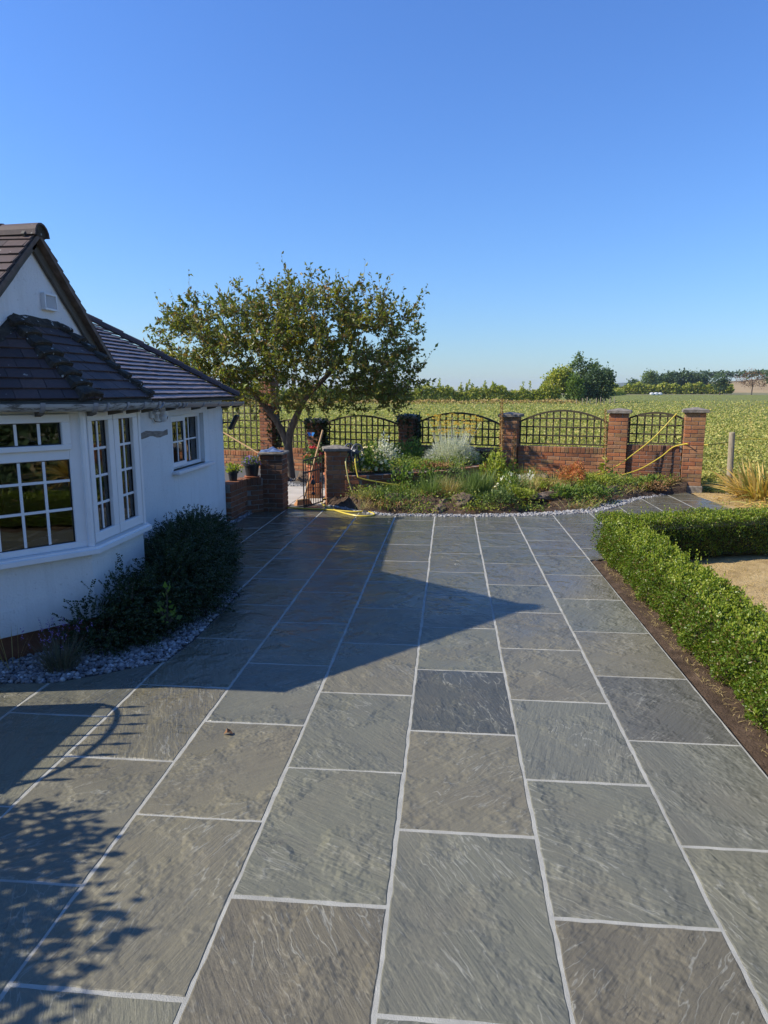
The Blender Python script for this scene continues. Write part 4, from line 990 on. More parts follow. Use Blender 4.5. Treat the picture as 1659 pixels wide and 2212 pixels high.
between(PE, PF, 0.04, 9, 'low brick wall between the two rightmost pillars', M['brick_dark'])
between(PD, PE, 0.03, 8, 'low brick wall behind the orange bush', M['brick'])
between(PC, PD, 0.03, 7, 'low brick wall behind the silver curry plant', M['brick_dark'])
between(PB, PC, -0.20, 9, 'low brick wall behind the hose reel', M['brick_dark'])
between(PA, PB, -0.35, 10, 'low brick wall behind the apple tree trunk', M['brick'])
brick_run([(-4.36, 16.01), (-7.2, 17.05)], -0.40, 9, 'low brick wall under the tall trellis behind the house', M['brick'])
brick_run([(-1.63, 10.78), (-1.39, 10.80), (-1.12, 10.95), (-0.86, 11.11), (-0.63, 11.25), (-0.27, 11.47), (-0.06, 11.69), (0.40, 12.24), (0.92, 12.98), (1.05, 13.6)], -0.03, 7, 'curved brick retaining wall of the raised bed', M['brick_dark'], thick=0.2, coping=False)
t_ = brick_run([(-3.10, 9.22), (-3.06, 9.92), (-2.81, 10.08)], -0.03, 6, 'short dark brick wall joining the house corner to the gate', M['brick_dark'], coping=True)
# ------------------------------------------------------------------ trellis
def trellis(p, q, zb, z_end, z_mid, ncol, label, arched=True, rowh=0.16, group='trellis panels'):
    p, q = Vector((*p, 0)), Vector((*q, 0)); d = (q-p); L = d.length; d.normalize(); a = math.atan2(d.y, d.x)
    t = thing('trellis_panel', label, 'trellis', (p.x, p.y, zb), group); W2, T2_ = 0.0135, 0.010
    Mx = Matrix.Translation(p) @ Matrix.Rotation(a, 4, 'Z')
    def top(s):
        if not arched: return z_end
        u = 2*s/L-1; return z_end + (z_mid-z_end)*(1-u*u)
    for i in range(ncol+1):
        s = W2 + (L-2*W2)*i/ncol
        m = MB(); lean = random.uniform(-0.004, 0.004); m.box(s-W2, s+W2, -T2_, T2_, zb+0.012, top(s)-0.012, Mx); m.build('upright_slat', M['trellis'], t)
    k = 0; z = zb+0.02
    while z < max(z_mid, z_end)-0.05:
        if z < z_end-0.02 or not arched: s0, s1 = 0.0, L
        else:
            f = (z_mid-z)/(z_mid-z_end); u = math.sqrt(max(0, 1-(1-f))) if f > 0 else 0
            u = math.sqrt(max(0.0, 1-(z+0.01-z_end)/(z_mid-z_end))); s0, s1 = L/2*(1-u), L/2*(1+u)
        if s1-s0 > 0.15:
            m = MB(); m.box(s0, s1, -T2_-0.022, -T2_-0.002, z-W2, z+W2, Mx); m.build('cross_slat', M['trellis'], t)
        z += rowh
    m = MB(); rings = []
    for i in range(21):
        s = L*i/20; zt = top(s); rings.append([Mx @ Vector((s, y_, zt+h_)) for y_, h_ in ((-0.024, -0.018), (0.024, -0.018), (0.024, 0.018), (-0.024, 0.018))])
    m.loft(rings); m.build('top_rail', M['trellis'], t)
    return t
def span(p, q, off=0.178):
    d = (Vector(q)-Vector(p)).normalized(); return tuple(Vector(p)+d*off), tuple(Vector(q)-d*off)
trellis(*span(PE, PF), 0.81, 1.28, 1.385, 7, 'narrow arched trellis panel between the two rightmost pillars', rowh=0.166)
trellis(*span(PD, PE), 0.745, 1.18, 1.405, 13, 'arched trellis panel above the wall behind the orange bush', rowh=0.163)
trellis(*span(PC, PD), 0.68, 1.10, 1.33, 14, 'arched trellis panel behind the silver curry plant', rowh=0.160)
trellis(*span(PB, PC), 0.54, 1.04, 1.24, 14, 'arched trellis panel behind the hose reel and cream flowers', rowh=0.160)
trellis(*span(PA, PB), 0.45, 1.02, 1.12, 8, 'shaded trellis panel behind the apple tree trunk', rowh=0.160)
trellis((-4.37, 16.02), (-7.1, 17.0), 0.37, 1.72, 1.72, 17, 'tall square trellis panel behind the house corner', arched=False, rowh=0.172)
# ------------------------------------------------------------------ iron gate
gt = thing('iron_gate', 'open black wrought iron gate with vertical bars', 'gate', (-2.0, 10.75, 0))
ga, gb = Vector((-2.0, 10.76, 0)), Vector((-2.19, 10.23, 0))
def gp_(t, z): return ga.lerp(gb, t) + Vector((0, 0, z))
for nm, z0, z1, r in (('top_rail', 0.775, 0.745, 0.011), ('middle_rail', 0.575, 0.555, 0.012), ('bottom_rail', 0.045, 0.035, 0.011)):
    m = MB(); m.tube([gp_(0, z0), gp_(1, z1)], r, 6); m.build(nm, M['iron'], gt)
for i in range(9):
    t = i/8; m = MB(); m.tube([gp_(t, 0.03), gp_(t, 0.775-0.03*t)], 0.0105 if i in (0, 8) else 0.0065, 6); m.build('bar', M['iron'], gt)
m = MB()
for z0, z1, r in ((0.18, 0.24, 0.03), (0.24, 0.33, 0.018), (0.33, 0.44, 0.035), (0.44, 0.50, 0.02)):
    c = gp_(0.5, 0); 
    m.lathe([(0.004, z0), (r, z0+(z1-z0)*0.3), (r*0.8, z0+(z1-z0)*0.7), (0.004, z1)], (c.x, c.y, 0), 8)
m.build('ornament', M['iron'], gt)
m = MB(); m.tube([gp_(0, 0.575), gp_(0, 0.575)+Vector((0.06, 0.02, 0))], 0.012, 6); m.tube([gp_(0, 0.07), gp_(0, 0.07)+Vector((0.06, 0.02, 0))], 0.012, 6); m.build('hinge', M['iron'], gt)
# broom
br = thing('broom', 'wooden broom leaning behind the open iron gate', 'broom', (-2.3, 10.85, 0))
m = MB(); m.tube([(-2.30, 10.73, 0.07), (-2.15, 10.82, 0.62), (-2.005, 10.90, 1.17)], 0.0155, 8); m.build('handle', M['broomwood'], br)
Mx = Matrix.Translation((-2.31, 10.72, 0.055)) @ Matrix.Rotation(R(50), 4, 'Z')
m = MB(); m.bbox(-0.13, 0.13, -0.022, 0.022, 0.0, 0.028, 0.006, Mx); m.build('head', M['broomwood'], br)
m = MB(); m.loft([[Mx @ Vector((sx_*a_, sy_*b_, z_)) for sx_, sy_ in ((-1, -1), (1, -1), (1, 1), (-1, 1))] for a_, b_, z_ in ((0.155, 0.045, -0.062), (0.145, 0.034, -0.03), (0.125, 0.020, -0.001))]); m.build('bristles', M['bristle'], br)
# ------------------------------------------------------------------ hoses, reel
def cat(pts, n=8):
    P = [Vector(p) for p in pts]; out = []
    for i in range(len(P)-1):
        p0, p1, p2, p3 = P[max(i-1, 0)], P[i], P[i+1], P[min(i+2, len(P)-1)]
        for k in range(n):
            t = k/n; out.append(0.5*((2*p1)+(p2-p0)*t+(2*p0-5*p1+4*p2-p3)*t*t+(3*p1-p0-3*p2+p3)*t**3))
    out.append(P[-1]); return out
m = MB(); m.tube(cat([(-2.5, 10.30, 0.012), (-2.05, 10.22, 0.012), (-1.744, 10.14, 0.012), (-1.40, 10.03, 0.012), (-1.24, 10.05, 0.016), (-1.11, 9.95, 0.014), (-1.07, 9.80, 0.012), (-1.17, 9.69, 0.012), (-1.36, 9.74, 0.012), (-1.58, 9.97, 0.013), (-1.76, 10.24, 0.012), (-1.93, 10.55, 0.012), (-2.02, 10.80, 0.02), (-2.04, 11.3, 0.03)]), 0.0115, 8)
hz = m.build('floor_hose', M['hose'], label='yellow hose looping over the patio in front of the gate', cat='hose')
m = MB(); m.tube([(-1.255, 10.045, 0.018), (-1.19, 10.0, 0.018)], 0.017, 10); m.build('connector', M['black'], hz)
rl = thing('hose_reel', 'grey plastic hose reel on the wall right of the gate pillar', 'hose reel', (-1.55, 11.0, 0.5))
for x, nm in ((-1.635, 'wheel'), (-1.475, 'wheel')):
    m = MB(); c = Vector((x, 11.0, 0.80)); N = 24
    ringp = [[c+Vector((dx, math.cos(2*math.pi*k/N)*rr, math.sin(2*math.pi*k/N)*rr)) for dx, rr in ((-0.01, 0.135), (0.01, 0.135), (0.01, 0.158), (-0.01, 0.158))] for k in range(N+1)]
    m.loft(ringp, cap=False); wl = m.build(nm, M['greyplastic'], rl)
    m = MB()
    for k in range(5):
        a = 2*math.pi*k/5+0.3; m.tube([c, c+Vector((0, math.cos(a)*0.138, math.sin(a)*0.138))], 0.009, 5)
    m.build('spokes', M['greyplastic'], wl)
m = MB(); m.tube([(-1.63, 11.0, 0.80), (-1.48, 11.0, 0.80)], 0.062, 16); m.build('drum', M['greyplastic'], rl)
m = MB(); m.tube([(-1.645, 10.93, 0.50), (-1.64, 10.98, 0.80)], 0.013, 6); m.tube([(-1.465, 10.93, 0.50), (-1.47, 10.98, 0.80)], 0.013, 6); m.tube([(-1.645, 11.07, 0.50), (-1.64, 11.02, 0.80)], 0.013, 6); m.tube([(-1.465, 11.07, 0.50), (-1.47, 11.02, 0.80)], 0.013, 6); m.build('stand', M['black'], rl)
rl.matrix_basis = Matrix.Translation((-1.53, 11.0, 0.5)) @ Matrix.Rotation(R(-32), 4, 'Z')
m = MB(); m.tube(cat([(-1.60, 10.90, 0.80), (-1.615, 10.72, 0.70), (-1.587, 10.66, 0.54), (-1.554, 10.64, 0.38), (-1.495, 10.62, 0.21), (-1.40, 10.60, 0.09), (-1.30, 10.5, 0.04)]), 0.0115, 8); m.build('hanging_hose', M['hose_old'], label='faded yellow hose hanging from the reel beside the gate pillar', cat='hose')
m = MB(); m.tube(cat([(-1.49, 10.93, 0.78), (-1.463, 10.70, 0.70), (-1.42, 10.63, 0.50), (-1.37, 10.62, 0.44), (-1.10, 10.72, 0.37), (-0.75, 10.85, 0.30), (-0.40, 10.95, 0.25), (0.0, 11.0, 0.24), (0.30, 11.1, 0.22), (0.8, 11.5, 0.20), (1.29, 12.0, 0.22), (1.55, 12.1, 0.285), (1.80, 12.15, 0.26), (2.05, 12.3, 0.22), (2.446, 12.70, 0.22), (2.97, 12.85, 0.39), (3.36, 12.92, 0.66), (3.70, 12.95, 0.955), (4.03, 12.965, 1.335), (4.07, 13.0, 1.36), (4.11, 13.12, 1.27), (4.2, 13.3, 0.9), (4.5, 13.4, 0.82), (4.72, 13.25, 0.80), (4.96, 13.0, 0.86), (5.0, 12.72, 0.93)], 6), 0.0105, 8)
m.build('long_hose', M['hose'], label='long yellow hose draped over the bed and up the right trellis', cat='hose')
m = MB(); m.tube(cat([(3.09, 12.80, 0.26), (3.47, 12.86, 0.385), (3.82, 12.90, 0.60), (4.03, 12.925, 0.775), (4.19, 12.80, 0.845), (4.22, 12.72, 0.85)]), 0.0105, 8); m.build('short_hose', M['hose'], label='lower yellow hose sagging against the rightmost low wall', cat='hose')
m = MB(); m.tube(cat([(5.02, 12.66, 0.935), (5.4, 12.8, 0.945), (6.2, 13.0, 0.935), (7.5, 13.2, 0.95)]), 0.008, 6); m.build('rope', M['hose'], label='yellow line running right from the round wooden post', cat='rope')
m = MB(); m.tube([(4.96, 12.66, -0.1), (4.95, 12.66, 0.5), (4.935, 12.66, 1.05), (4.934, 12.66, 1.065)], [0.052, 0.051, 0.050, 0.044], 14); m.build('fence_post', M['postwood'], label='round wooden post beside the yellowing clump', cat='post')
m = MB(); m.tube([(5.59, 12.6, 0.0), (5.60, 12.6, 1.29)], 0.008, 6); m.build('garden_cane', M['capstone'], label='thin grey cane behind the yellowing clump', cat='cane')
# ------------------------------------------------------------------ pots, cloth, small things
def pot(name, x, y, z, r0, r1, h, mat, label, rim=0.012):
    t = thing(name, label, 'plant pot', (x, y, z))
    m = MB(); m.lathe([(0.0, 0), (r0, 0), (r0+(r1-r0)*0.4, h*0.4), (r0+(r1-r0)*0.8, h-0.03), (r1+rim, h-0.03), (r1+rim, h), (r1-0.008, h), (r1-0.012, h-0.03), (0.0, h-0.03)], (x, y, z), 20); m.build('pot_body', mat, t, smooth=False)
    m = MB(); m.lathe([(0.0, h-0.028), (r1-0.014, h-0.028), (r1-0.014, h-0.022), (0.0, h-0.016)], (x, y, z), 14); m.build('compost', M['soil'], t)
    return t
pot('planter', -2.92, 10.0, 0.535, 0.085, 0.115, 0.185, M['black'], 'ribbed black planter with purple flowers on the dark brick wall')
m = MB(); m.lathe([(0.0, 0.0), (0.105, 0.0), (0.12, 0.022), (0.0, 0.022)], (-2.92, 10.0, 0.512), 18); m.build('saucer', M['terracotta'], label='terracotta saucer under the black planter', cat='saucer')
pot('nursery_pot', -3.09, 9.62, 0.512, 0.055, 0.07, 0.14, M['black'], 'small black nursery pot on the wall by the house corner')
st_ = thing('brick_stack', 'short stack of loose bricks under the terracotta pot', 'brick stack', (-2.28, 11.5, -0.012))
for k_ in range(4):
    for q_ in (-0.056, 0.056): brick('s' if k_ % 2 == 0 else 'h', -2.28+(q_ if k_ % 2 else 0), 11.5+(0 if k_ % 2 else q_), -0.012+k_*0.064, 0.0, st_, M['brick'])
pot('terracotta_pot', -2.28, 11.50, 0.245, 0.085, 0.115, 0.30, M['terracotta'], 'terracotta pot with red flowers behind the iron gate')
pot('terracotta_pot', -2.02, 11.75, -0.012, 0.09, 0.13, 0.40, M['terracotta'], 'shorter terracotta pot behind the iron gate bars')
pot('clay_pot', -1.20, 11.25, 0.47, 0.06, 0.085, 0.15, M['terracotta'], 'clay pot under the cream flowers')
pot('dark_pot', 0.66, 13.3, 0.47, 0.08, 0.11, 0.2, M['black'], 'black pot beside the tall brown flower spike')
# crumpled cloth
m = MB(); N = 18
for j in range(N+1):
    for i in range(N+1):
        u, v_ = i/N, j/N; x = -2.84+0.36*u; y = 10.03+0.20*v_
        dome = math.sin(math.pi*u)*math.sin(math.pi*v_)
        z = 0.892 + 0.055*dome*(0.6+0.4*math.sin(9*u+5*v_)) + 0.018*math.sin(17*u+3*math.sin(8*v_))*dome + 0.004
        if v_ < 0.12 and u < 0.45: z -= 0.05*(1-v_/0.12)
        if u < 0.1: z -= 0.05*(1-u/0.1)
        m.v.append((x, y, z))
for j in range(N):
    for i in range(N): m.f.append((j*(N+1)+i, j*(N+1)+i+1, (j+1)*(N+1)+i+1, (j+1)*(N+1)+i))
ob = m.build('cloth', M['denim'], smooth=True, label='crumpled blue cloth draped on the left gate pillar cap', cat='cloth')
so = ob.modifiers.new('thickness', 'SOLIDIFY'); so.thickness = 0.006
m = MB(); m.tube([(-3.1, 9.5, 1.0), (-2.90, 10.1, 0.87)], 0.009, 6); m.v = m.v
m = MB(); m.tube([(-3.6, 10.6, 1.18), (-2.86, 10.28, 0.83)], 0.011, 7); m.build('bamboo_cane', M['broomwood'], label='yellow cane slanting behind the black planter', cat='cane')
# drain edge by the gravel
m = MB(); m.box(-2.12, -1.84, -0.012, 0.012, -0.02, 0.006, Matrix.Translation((0, 0, 0))); 
m.v = [(p[0], p[1]+6.0-(p[0]+2.12)*0.72, p[2]) for p in m.v]; m.build('edging_strip', M['black'], label='black edging strip where the gravel bed meets the patio', cat='edging')
# blue butterfly ornament on a stick
bf = thing('garden_ornament', 'small blue butterfly ornament on a stick behind the gate', 'ornament', (-2.33, 11.6, 0.5))
m = MB(); m.tube([(-2.33, 11.6, 0.5), (-2.335, 11.6, 1.06)], 0.004, 5); m.build('stick', M['iron'], bf)
M['bluewing'] = simple('blue_wing', (0.03, 0.18, 0.50), (0.05, 0.26, 0.60), 12, 0.4)
m = MB()
for s in (-1, 1):
    m.quad((-2.335, 11.6, 1.04), (-2.335+s*0.03, 11.59, 1.02), (-2.335+s*0.065, 11.585, 1.085), (-2.335+s*0.015, 11.6, 1.09))
wg = m.build('wings', M['bluewing'], bf); so = wg.modifiers.new('thickness', 'SOLIDIFY'); so.thickness = 0.003
# rocks
def rock(x, y, z, sx, sy, sz, label, rz=0.0, seed=0):
    import bmesh
    r = random.Random(seed); bm = bmesh.new(); bmesh.ops.create_icosphere(bm, subdivisions=4, radius=1.0)
    planes = [(Vector((r.gauss(0, 1), r.gauss(0, 1), r.gauss(0.2, 0.8))).normalized(), r.uniform(0.55, 0.85)) for _ in range(11)]
    for v in bm.verts:
        p = v.co.copy()
        for n_, d_ in planes:
            e = p.dot(n_)-d_
            if e > 0: p -= n_*e*0.93
        p *= 1+0.035*math.sin(p.x*9+seed)+0.03*math.sin(p.y*13+p.z*7)+r.uniform(-0.012, 0.012)
        v.co = Vector((p.x*sx*1.25, p.y*sy*1.25, p.z*sz*1.25))
    me = bpy.data.meshes.new('rock'); bm.to_mesh(me); bm.free()
    return obj('rock', me, M['rock'], None, Matrix.Translation((x, y, z-0.02)) @ Matrix.Rotation(rz, 4, 'Z'), label=label, cat='rock')
rock(-0.80, 10.55, 0.10, 0.21, 0.16, 0.13, 'rounded brown rock at the left front of the bed', 0.2, 1)
rock(0.22, 10.45, 0.11, 0.17, 0.14, 0.13, 'squarish split rock in front of the green spiky clump', -0.2, 2)
rock(-0.02, 10.50, 0.06, 0.12, 0.10, 0.12, 'dark rock just left of the split rock', 0.5, 3)
rock(1.58, 11.2, 0.10, 0.42, 0.20, 0.10, 'long flat grey rock beside the orange bush', 0.25, 4)
rock(1.72, 12.9, 0.18, 0.18, 0.14, 0.12, 'dark mossy rock against the low brick wall', 0.1, 5)
rock(-0.12, 10.22, 0.03, 0.13, 0.10, 0.09, 'small soil-covered rock by the gravel strip', 0.9, 6)
rock(-3.42, 13.7, 0.02, 0.20, 0.16, 0.13, 'pale rock left of the apple tree foot', 0.3, 7)
rock(-2.90, 13.75, 0.03, 0.22, 0.16, 0.15, 'pale rock right of the apple tree foot', -0.4, 8)
rock(2.75, 11.95, 0.10, 0.30, 0.16, 0.10, 'mossy rock at the right of the bed', 0.7, 9)
# ------------------------------------------------------------------ vegetation builders
def stems_mesh(base, tips, r=0.003, mat='twig', name='stem', parent=None, n=4, wob=0.03):
    m = MB(); b = Vector(base)
    for t in tips:
        t = Vector(t); mid = b.lerp(t, 0.5)+Vector((random.uniform(-wob, wob), random.uniform(-wob, wob), wob)); m.tube([b, mid, t], [r, r*0.8, r*0.5], n)
    return m.build(name, M[mat], parent)
def leafy(name, label, base, rx, ry, h, n, L, W, mat, cat='plant', fl=None, shell=0.3, up=0.4, parts_extra=None, stem='twig', low=0.1, group=None):
    t = thing(name, label, cat, base, group); b = np.array(base)
    d = unit(rng.normal(size=(n, 3))); d[:, 2] = np.abs(d[:, 2])
    rad = (shell+(1-shell)*rng.random(n)**0.5)*(1+0.22*np.sin(d[:, 0]*5+base[0]*9)+0.18*np.sin(d[:, 1]*7+base[1]*5))
    P = b + d*np.array([rx, ry, h*(1-low)])*rad[:, None] + np.array([0, 0, h*low])
    A = d + np.array([0, 0, up]) + rng.normal(size=(n, 3))*0.6
    s = rng.uniform(0.65, 1.3, n)
    leaf_obj('foliage', [leaf_arrays(P, A, L*s, W*s, 0.3, 0.12)], M[mat], t, kind='stuff')
    k = min(n, 14); stems_mesh(base, [tuple(P[i]) for i in rng.choice(n, k, replace=False)], 0.004, stem, 'stem', t)
    if fl:
        fm, fn, fs = fl
        d = unit(rng.normal(size=(fn, 3))); d[:, 2] = np.abs(d[:, 2]); d[:, 1] = -np.abs(d[:, 1])*0.8
        C = b + d*np.array([rx, ry, h*(1-low)])*rng.uniform(0.85, 1.12, (fn, 1)) + np.array([0, 0, h*low])
        m = 5; a = rng.uniform(0, 6.28, (fn, 1)) + np.arange(m)[None]*2*math.pi/m
        ax = unit(d+np.array([0, -0.6, 0.35])); u = unit(np.cross(ax, np.array([0.3, 0.1, 1.0]))); v = np.cross(ax, u)
        A = (u[:, None]*np.cos(a)[..., None]+v[:, None]*np.sin(a)[..., None]+ax[:, None]*0.35).reshape(-1, 3)
        leaf_obj('flowers', [leaf_arrays(np.repeat(C, m, 0), A, fs, fs*0.38, 0.15, 0.1, np.repeat(ax, m, 0))], M[fm], t, kind='stuff')
    return t
def clump(name, label, base, n, H, spread, W, mat, cat='grass clump', bend=0.35, r0=0.05, extra=None, group=None):
    t = thing(name, label, cat, base, group); b = np.array(base)
    a = rng.uniform(0, 6.28, n); rr = rng.random(n)**0.5*r0
    P = b + np.stack([np.cos(a)*rr, np.sin(a)*rr, np.zeros(n)], 1)
    tl = spread*rng.random(n)**0.7
    A = np.stack([np.cos(a)*tl, np.sin(a)*tl, np.ones(n)], 1)
    leaf_obj('blades', [blade_arrays(P, A, H*rng.uniform(0.55, 1.1, n), W*rng.uniform(0.7, 1.2, n), bend*rng.uniform(0.2, 1.5, n))], M[mat], t, kind='stuff')
    if extra: extra(t)
    return t
# ------------------------------------------------------------------ box hedge
def box_hedge():
    t = thing('box_hedge', 'clipped green box hedge turning a corner beside the dry lawn', 'hedge', (1.8, 7.2, 0))
    legs = [((1.85, 0.9), (1.83, 7.42), 0.19, 0.41), ((1.70, 7.42), (5.4, 8.62), 0.26, 0.43)]
    core = MB(); parts = []; young = []
    for (a, b, hw, H) in legs:
        a, b = np.array(a), np.array(b); L = np.linalg.norm(b-a); d = (b-a)/L; nr = np.array([-d[1], d[0]])
        c0, c1 = a+d*0.06, b-d*0.06; q = hw-0.07
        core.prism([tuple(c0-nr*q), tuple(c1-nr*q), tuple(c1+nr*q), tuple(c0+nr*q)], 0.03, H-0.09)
        n = int(L*21000) if hw < 0.22 else int(L*13500)
        per = np.array([H*0.95, 2*hw, H*0.95, 0.0]); per = per/per.sum(); side = rng.choice(3, n, p=per[:3])
        s = rng.uniform(-0.02, L+0.02, n); u = rng.random(n)
        off = np.where(side == 0, -hw, np.where(side == 2, hw, -hw+2*hw*u)); z = np.where(side == 1, H, 0.035+(H-0.03)*u**0.9)
        bul = 0.018*np.sin(s*5.1+off*7)+0.017*np.sin(s*11.7+z*13)+0.016*np.sin(s*23+z*29+off*31)
        dep = np.abs(rng.normal(0, 0.028, n))-0.012
        out_o = np.where(side == 0, -1.0, np.where(side == 2, 1.0, 0.0)); out_z = np.where(side == 1, 1.0, 0.0)
        rnd = 0.06*np.clip((z-(H-0.09))/0.09, 0, 1)*np.abs(out_o) # rounded shoulder
        tk = 0.05*np.clip((0.12-z)/0.12, 0, 1)
        off = off + out_o*(bul-dep-rnd-tk); z = z + out_z*(bul*0.9-dep) + (1-out_z)*rng.normal(0, 0.008, n)
        P = np.stack([a[0]+d[0]*s+nr[0]*off, a[1]+d[1]*s+nr[1]*off, z], 1)
        O = np.stack([nr[0]*out_o, nr[1]*out_o, out_z], 1)
        A = O*0.55 + rng.normal(size=(n, 3))*0.75 + np.array([0, 0, 0.55])
        k = rng.uniform(0.7, 1.3, n)
        yf = (rng.random(n) < np.where(side == 1, 0.22, 0.05))
        Lf, Wf = 0.0195*k, 0.0062*k
        parts.append(leaf_arrays(P[~yf], A[~yf], Lf[~yf], Wf[~yf], 0.35, 0.1)); young.append(leaf_arrays(P[yf]+np.array([0, 0, 0.01]), A[yf], Lf[yf], Wf[yf], 0.35))
        # upright shoots above the clipped line
        ns = int(L*130); s = rng.uniform(0, L, ns); off = rng.uniform(-hw, hw, ns); base = np.stack([a[0]+d[0]*s+nr[0]*off, a[1]+d[1]*s+nr[1]*off, np.full(ns, H)], 1)
        ht = rng.gamma(2.0, 0.022, ns); m = 9
        tt = np.linspace(0, 1, m)
        dirn = unit(rng.normal(size=(ns, 3))*0.3+np.array([0, 0, 1]))
        P = (base[:, None]+dirn[:, None]*(ht[:, None]*tt[None])[..., None]).reshape(-1, 3)
        A = rng.normal(size=(len(P), 3))*0.8+np.array([0, 0, 0.5]); young.append(leaf_arrays(P, A, 0.02, 0.0065, 0.3))
    core.build('dark_core', M['hedgecore'], t)  # solid filler box blocking see-through; near-black colour stands for shade between leaves
    leaf_obj('foliage', parts, M['box'], t, kind='stuff'); leaf_obj('new_shoots', young, M['boxyoung'], t, kind='stuff')
M['hedgecore'] = simple('hedge_inner', (0.012, 0.018, 0.006), (0.03, 0.03, 0.014), 30, 0.95, 0.8, 60)
box_hedge()
clump('lawn_weed', 'thin weed stalks rising beside the hedge corner', (2.05, 7.0, 0), 9, 0.55, 0.25, 0.003, 'straw', 'weed')
# ------------------------------------------------------------------ low evergreen by the bay
def spray_shrub(name, label, lobes, ntw, nl, mat, tl=(0.10, 0.24), leaf=0.017, cat='shrub', flat=0.4):
    P, d = blob_points(lobes, ntw, 0.45); t = thing(name, label, cat, (float(np.mean(P[:, 0])), float(np.mean(P[:, 1])), 0))
    P[:, 2] = np.maximum(P[:, 2], 0.03)
    dirn = unit(d*np.array([1, 1, 0.55]) + rng.normal(size=(ntw, 3))*0.45 + np.array([0.25, 0.1, 0.1])); ln = rng.uniform(*tl, ntw)
    tt = np.linspace(0.05, 1, nl)
    C = P[:, None]+dirn[:, None]*(ln[:, None]*tt[None])[..., None] - np.array([0, 0, 1.0])*(0.10*ln[:, None]*tt[None]**2)[..., None]
    side = unit(np.cross(dirn, rng.normal(size=(ntw, 3))*0.3+np.array([0, 0, 1.0])))
    sg = np.where(np.arange(nl) % 2, 1.0, -1.0)
    A = side[:, None]*sg[None, :, None] + dirn[:, None]*0.6 + rng.normal(size=(ntw, nl, 3))*0.25
    C = C.reshape(-1, 3); A = A.reshape(-1, 3); ok = (C[:, 0] > WX+0.02) & (C[:, 2] > 0.0) & ~((C[:, 0] < BX+0.03) & (C[:, 1] < 5.6) & (C[:, 1] > 4.55+ (BX-C[:, 0])*-1.19))
    C, A = C[ok], A[ok]
    sz = leaf*rng.uniform(0.7, 1.25, len(C))
    leaf_obj('foliage', [leaf_arrays(C, A, sz, sz*0.42, 0.2)], M[mat], t, kind='stuff')
    m = MB()
    for i in rng.choice(ntw, min(160, ntw), replace=False):
        l = lobes[0]; b = Vector(P[i])-Vector(d[i])*0.22; b.z = max(0.0, b.z*0.4)
        if b.x > BX+0.06 and P[i][0] > BX+0.06: m.tube([b, Vector(P[i]), Vector(P[i])+Vector(dirn[i])*float(ln[i])*0.9], [0.006, 0.004, 0.0015], 4)
    m.build('branches', M['twig'], t, kind='stuff')
    return t
spray_shrub('spreading_shrub', 'dark spreading evergreen shrub under the bay window', [(-2.45, 4.52, 0.10, 0.30, 0.24, 0.20), (-2.35, 4.80, 0.14, 0.36, 0.32, 0.26), (-2.20, 5.25, 0.20, 0.34, 0.36, 0.30), (-2.35, 5.75, 0.24, 0.36, 0.40, 0.30), (-2.50, 6.35, 0.20, 0.38, 0.46, 0.30), (-2.66, 6.95, 0.18, 0.34, 0.45, 0.28), (-2.80, 7.45, 0.14, 0.26, 0.36, 0.22), (-2.45, 6.0, 0.18, 0.38, 0.42, 0.28)], 6200, 24, 'coton')
lv = thing('lavender', 'small lavender with purple flowers in the gravel by the bay', 'plant', (-2.47, 4.02, 0))
n = 420; a = rng.uniform(0, 6.28, n); tl = rng.random(n)*0.9
Pb = np.array([-2.50, 4.05, 0.0])+np.stack([np.cos(a), np.sin(a), np.zeros(n)], 1)*(rng.random((n, 1))*0.10)
A = np.stack([np.cos(a)*tl, np.sin(a)*tl, np.ones(n)], 1)
leaf_obj('stems', [blade_arrays(Pb, A, rng.uniform(0.10, 0.28, n), 0.0018, 0.25)], M['lavleaf'], lv, kind='stuff')
k = 40; fl_ = rng.uniform(0.22, 0.34, k)
leaf_obj('flower_stalks', [blade_arrays(Pb[:k], A[:k]*np.array([0.6, 0.6, 1.0]), fl_, 0.0014, 0.0)], M['lavleaf'], lv, kind='stuff'); T = Pb[:k]+unit(A[:k]*np.array([0.6, 0.6, 1.0]))*fl_[:, None]; T = np.repeat(T, 7, 0)+rng.normal(size=(k*7, 3))*np.array([0.004, 0.004, 0.014])
leaf_obj('flowers', [leaf_arrays(T, rng.normal(size=(len(T), 3)), 0.010, 0.004)], M['purplefl'], lv, kind='stuff')
dg = clump('seed_grass', 'dry brown seed heads against the white bay base', (-2.82, 4.02, 0), 10, 0.42, 0.5, 0.0025, 'straw', 'grass')
wd = leafy('weed', 'pale broad leaf weed growing through the dark shrub', (-2.0, 4.60, 0.12), 0.07, 0.07, 0.27, 42, 0.042, 0.016, 'midgreen', 'weed')
n = 1600; P = np.stack([rng.uniform(-3.0, -2.0, n), rng.uniform(3.9, 4.5, n), np.full(n, 0.012)], 1)
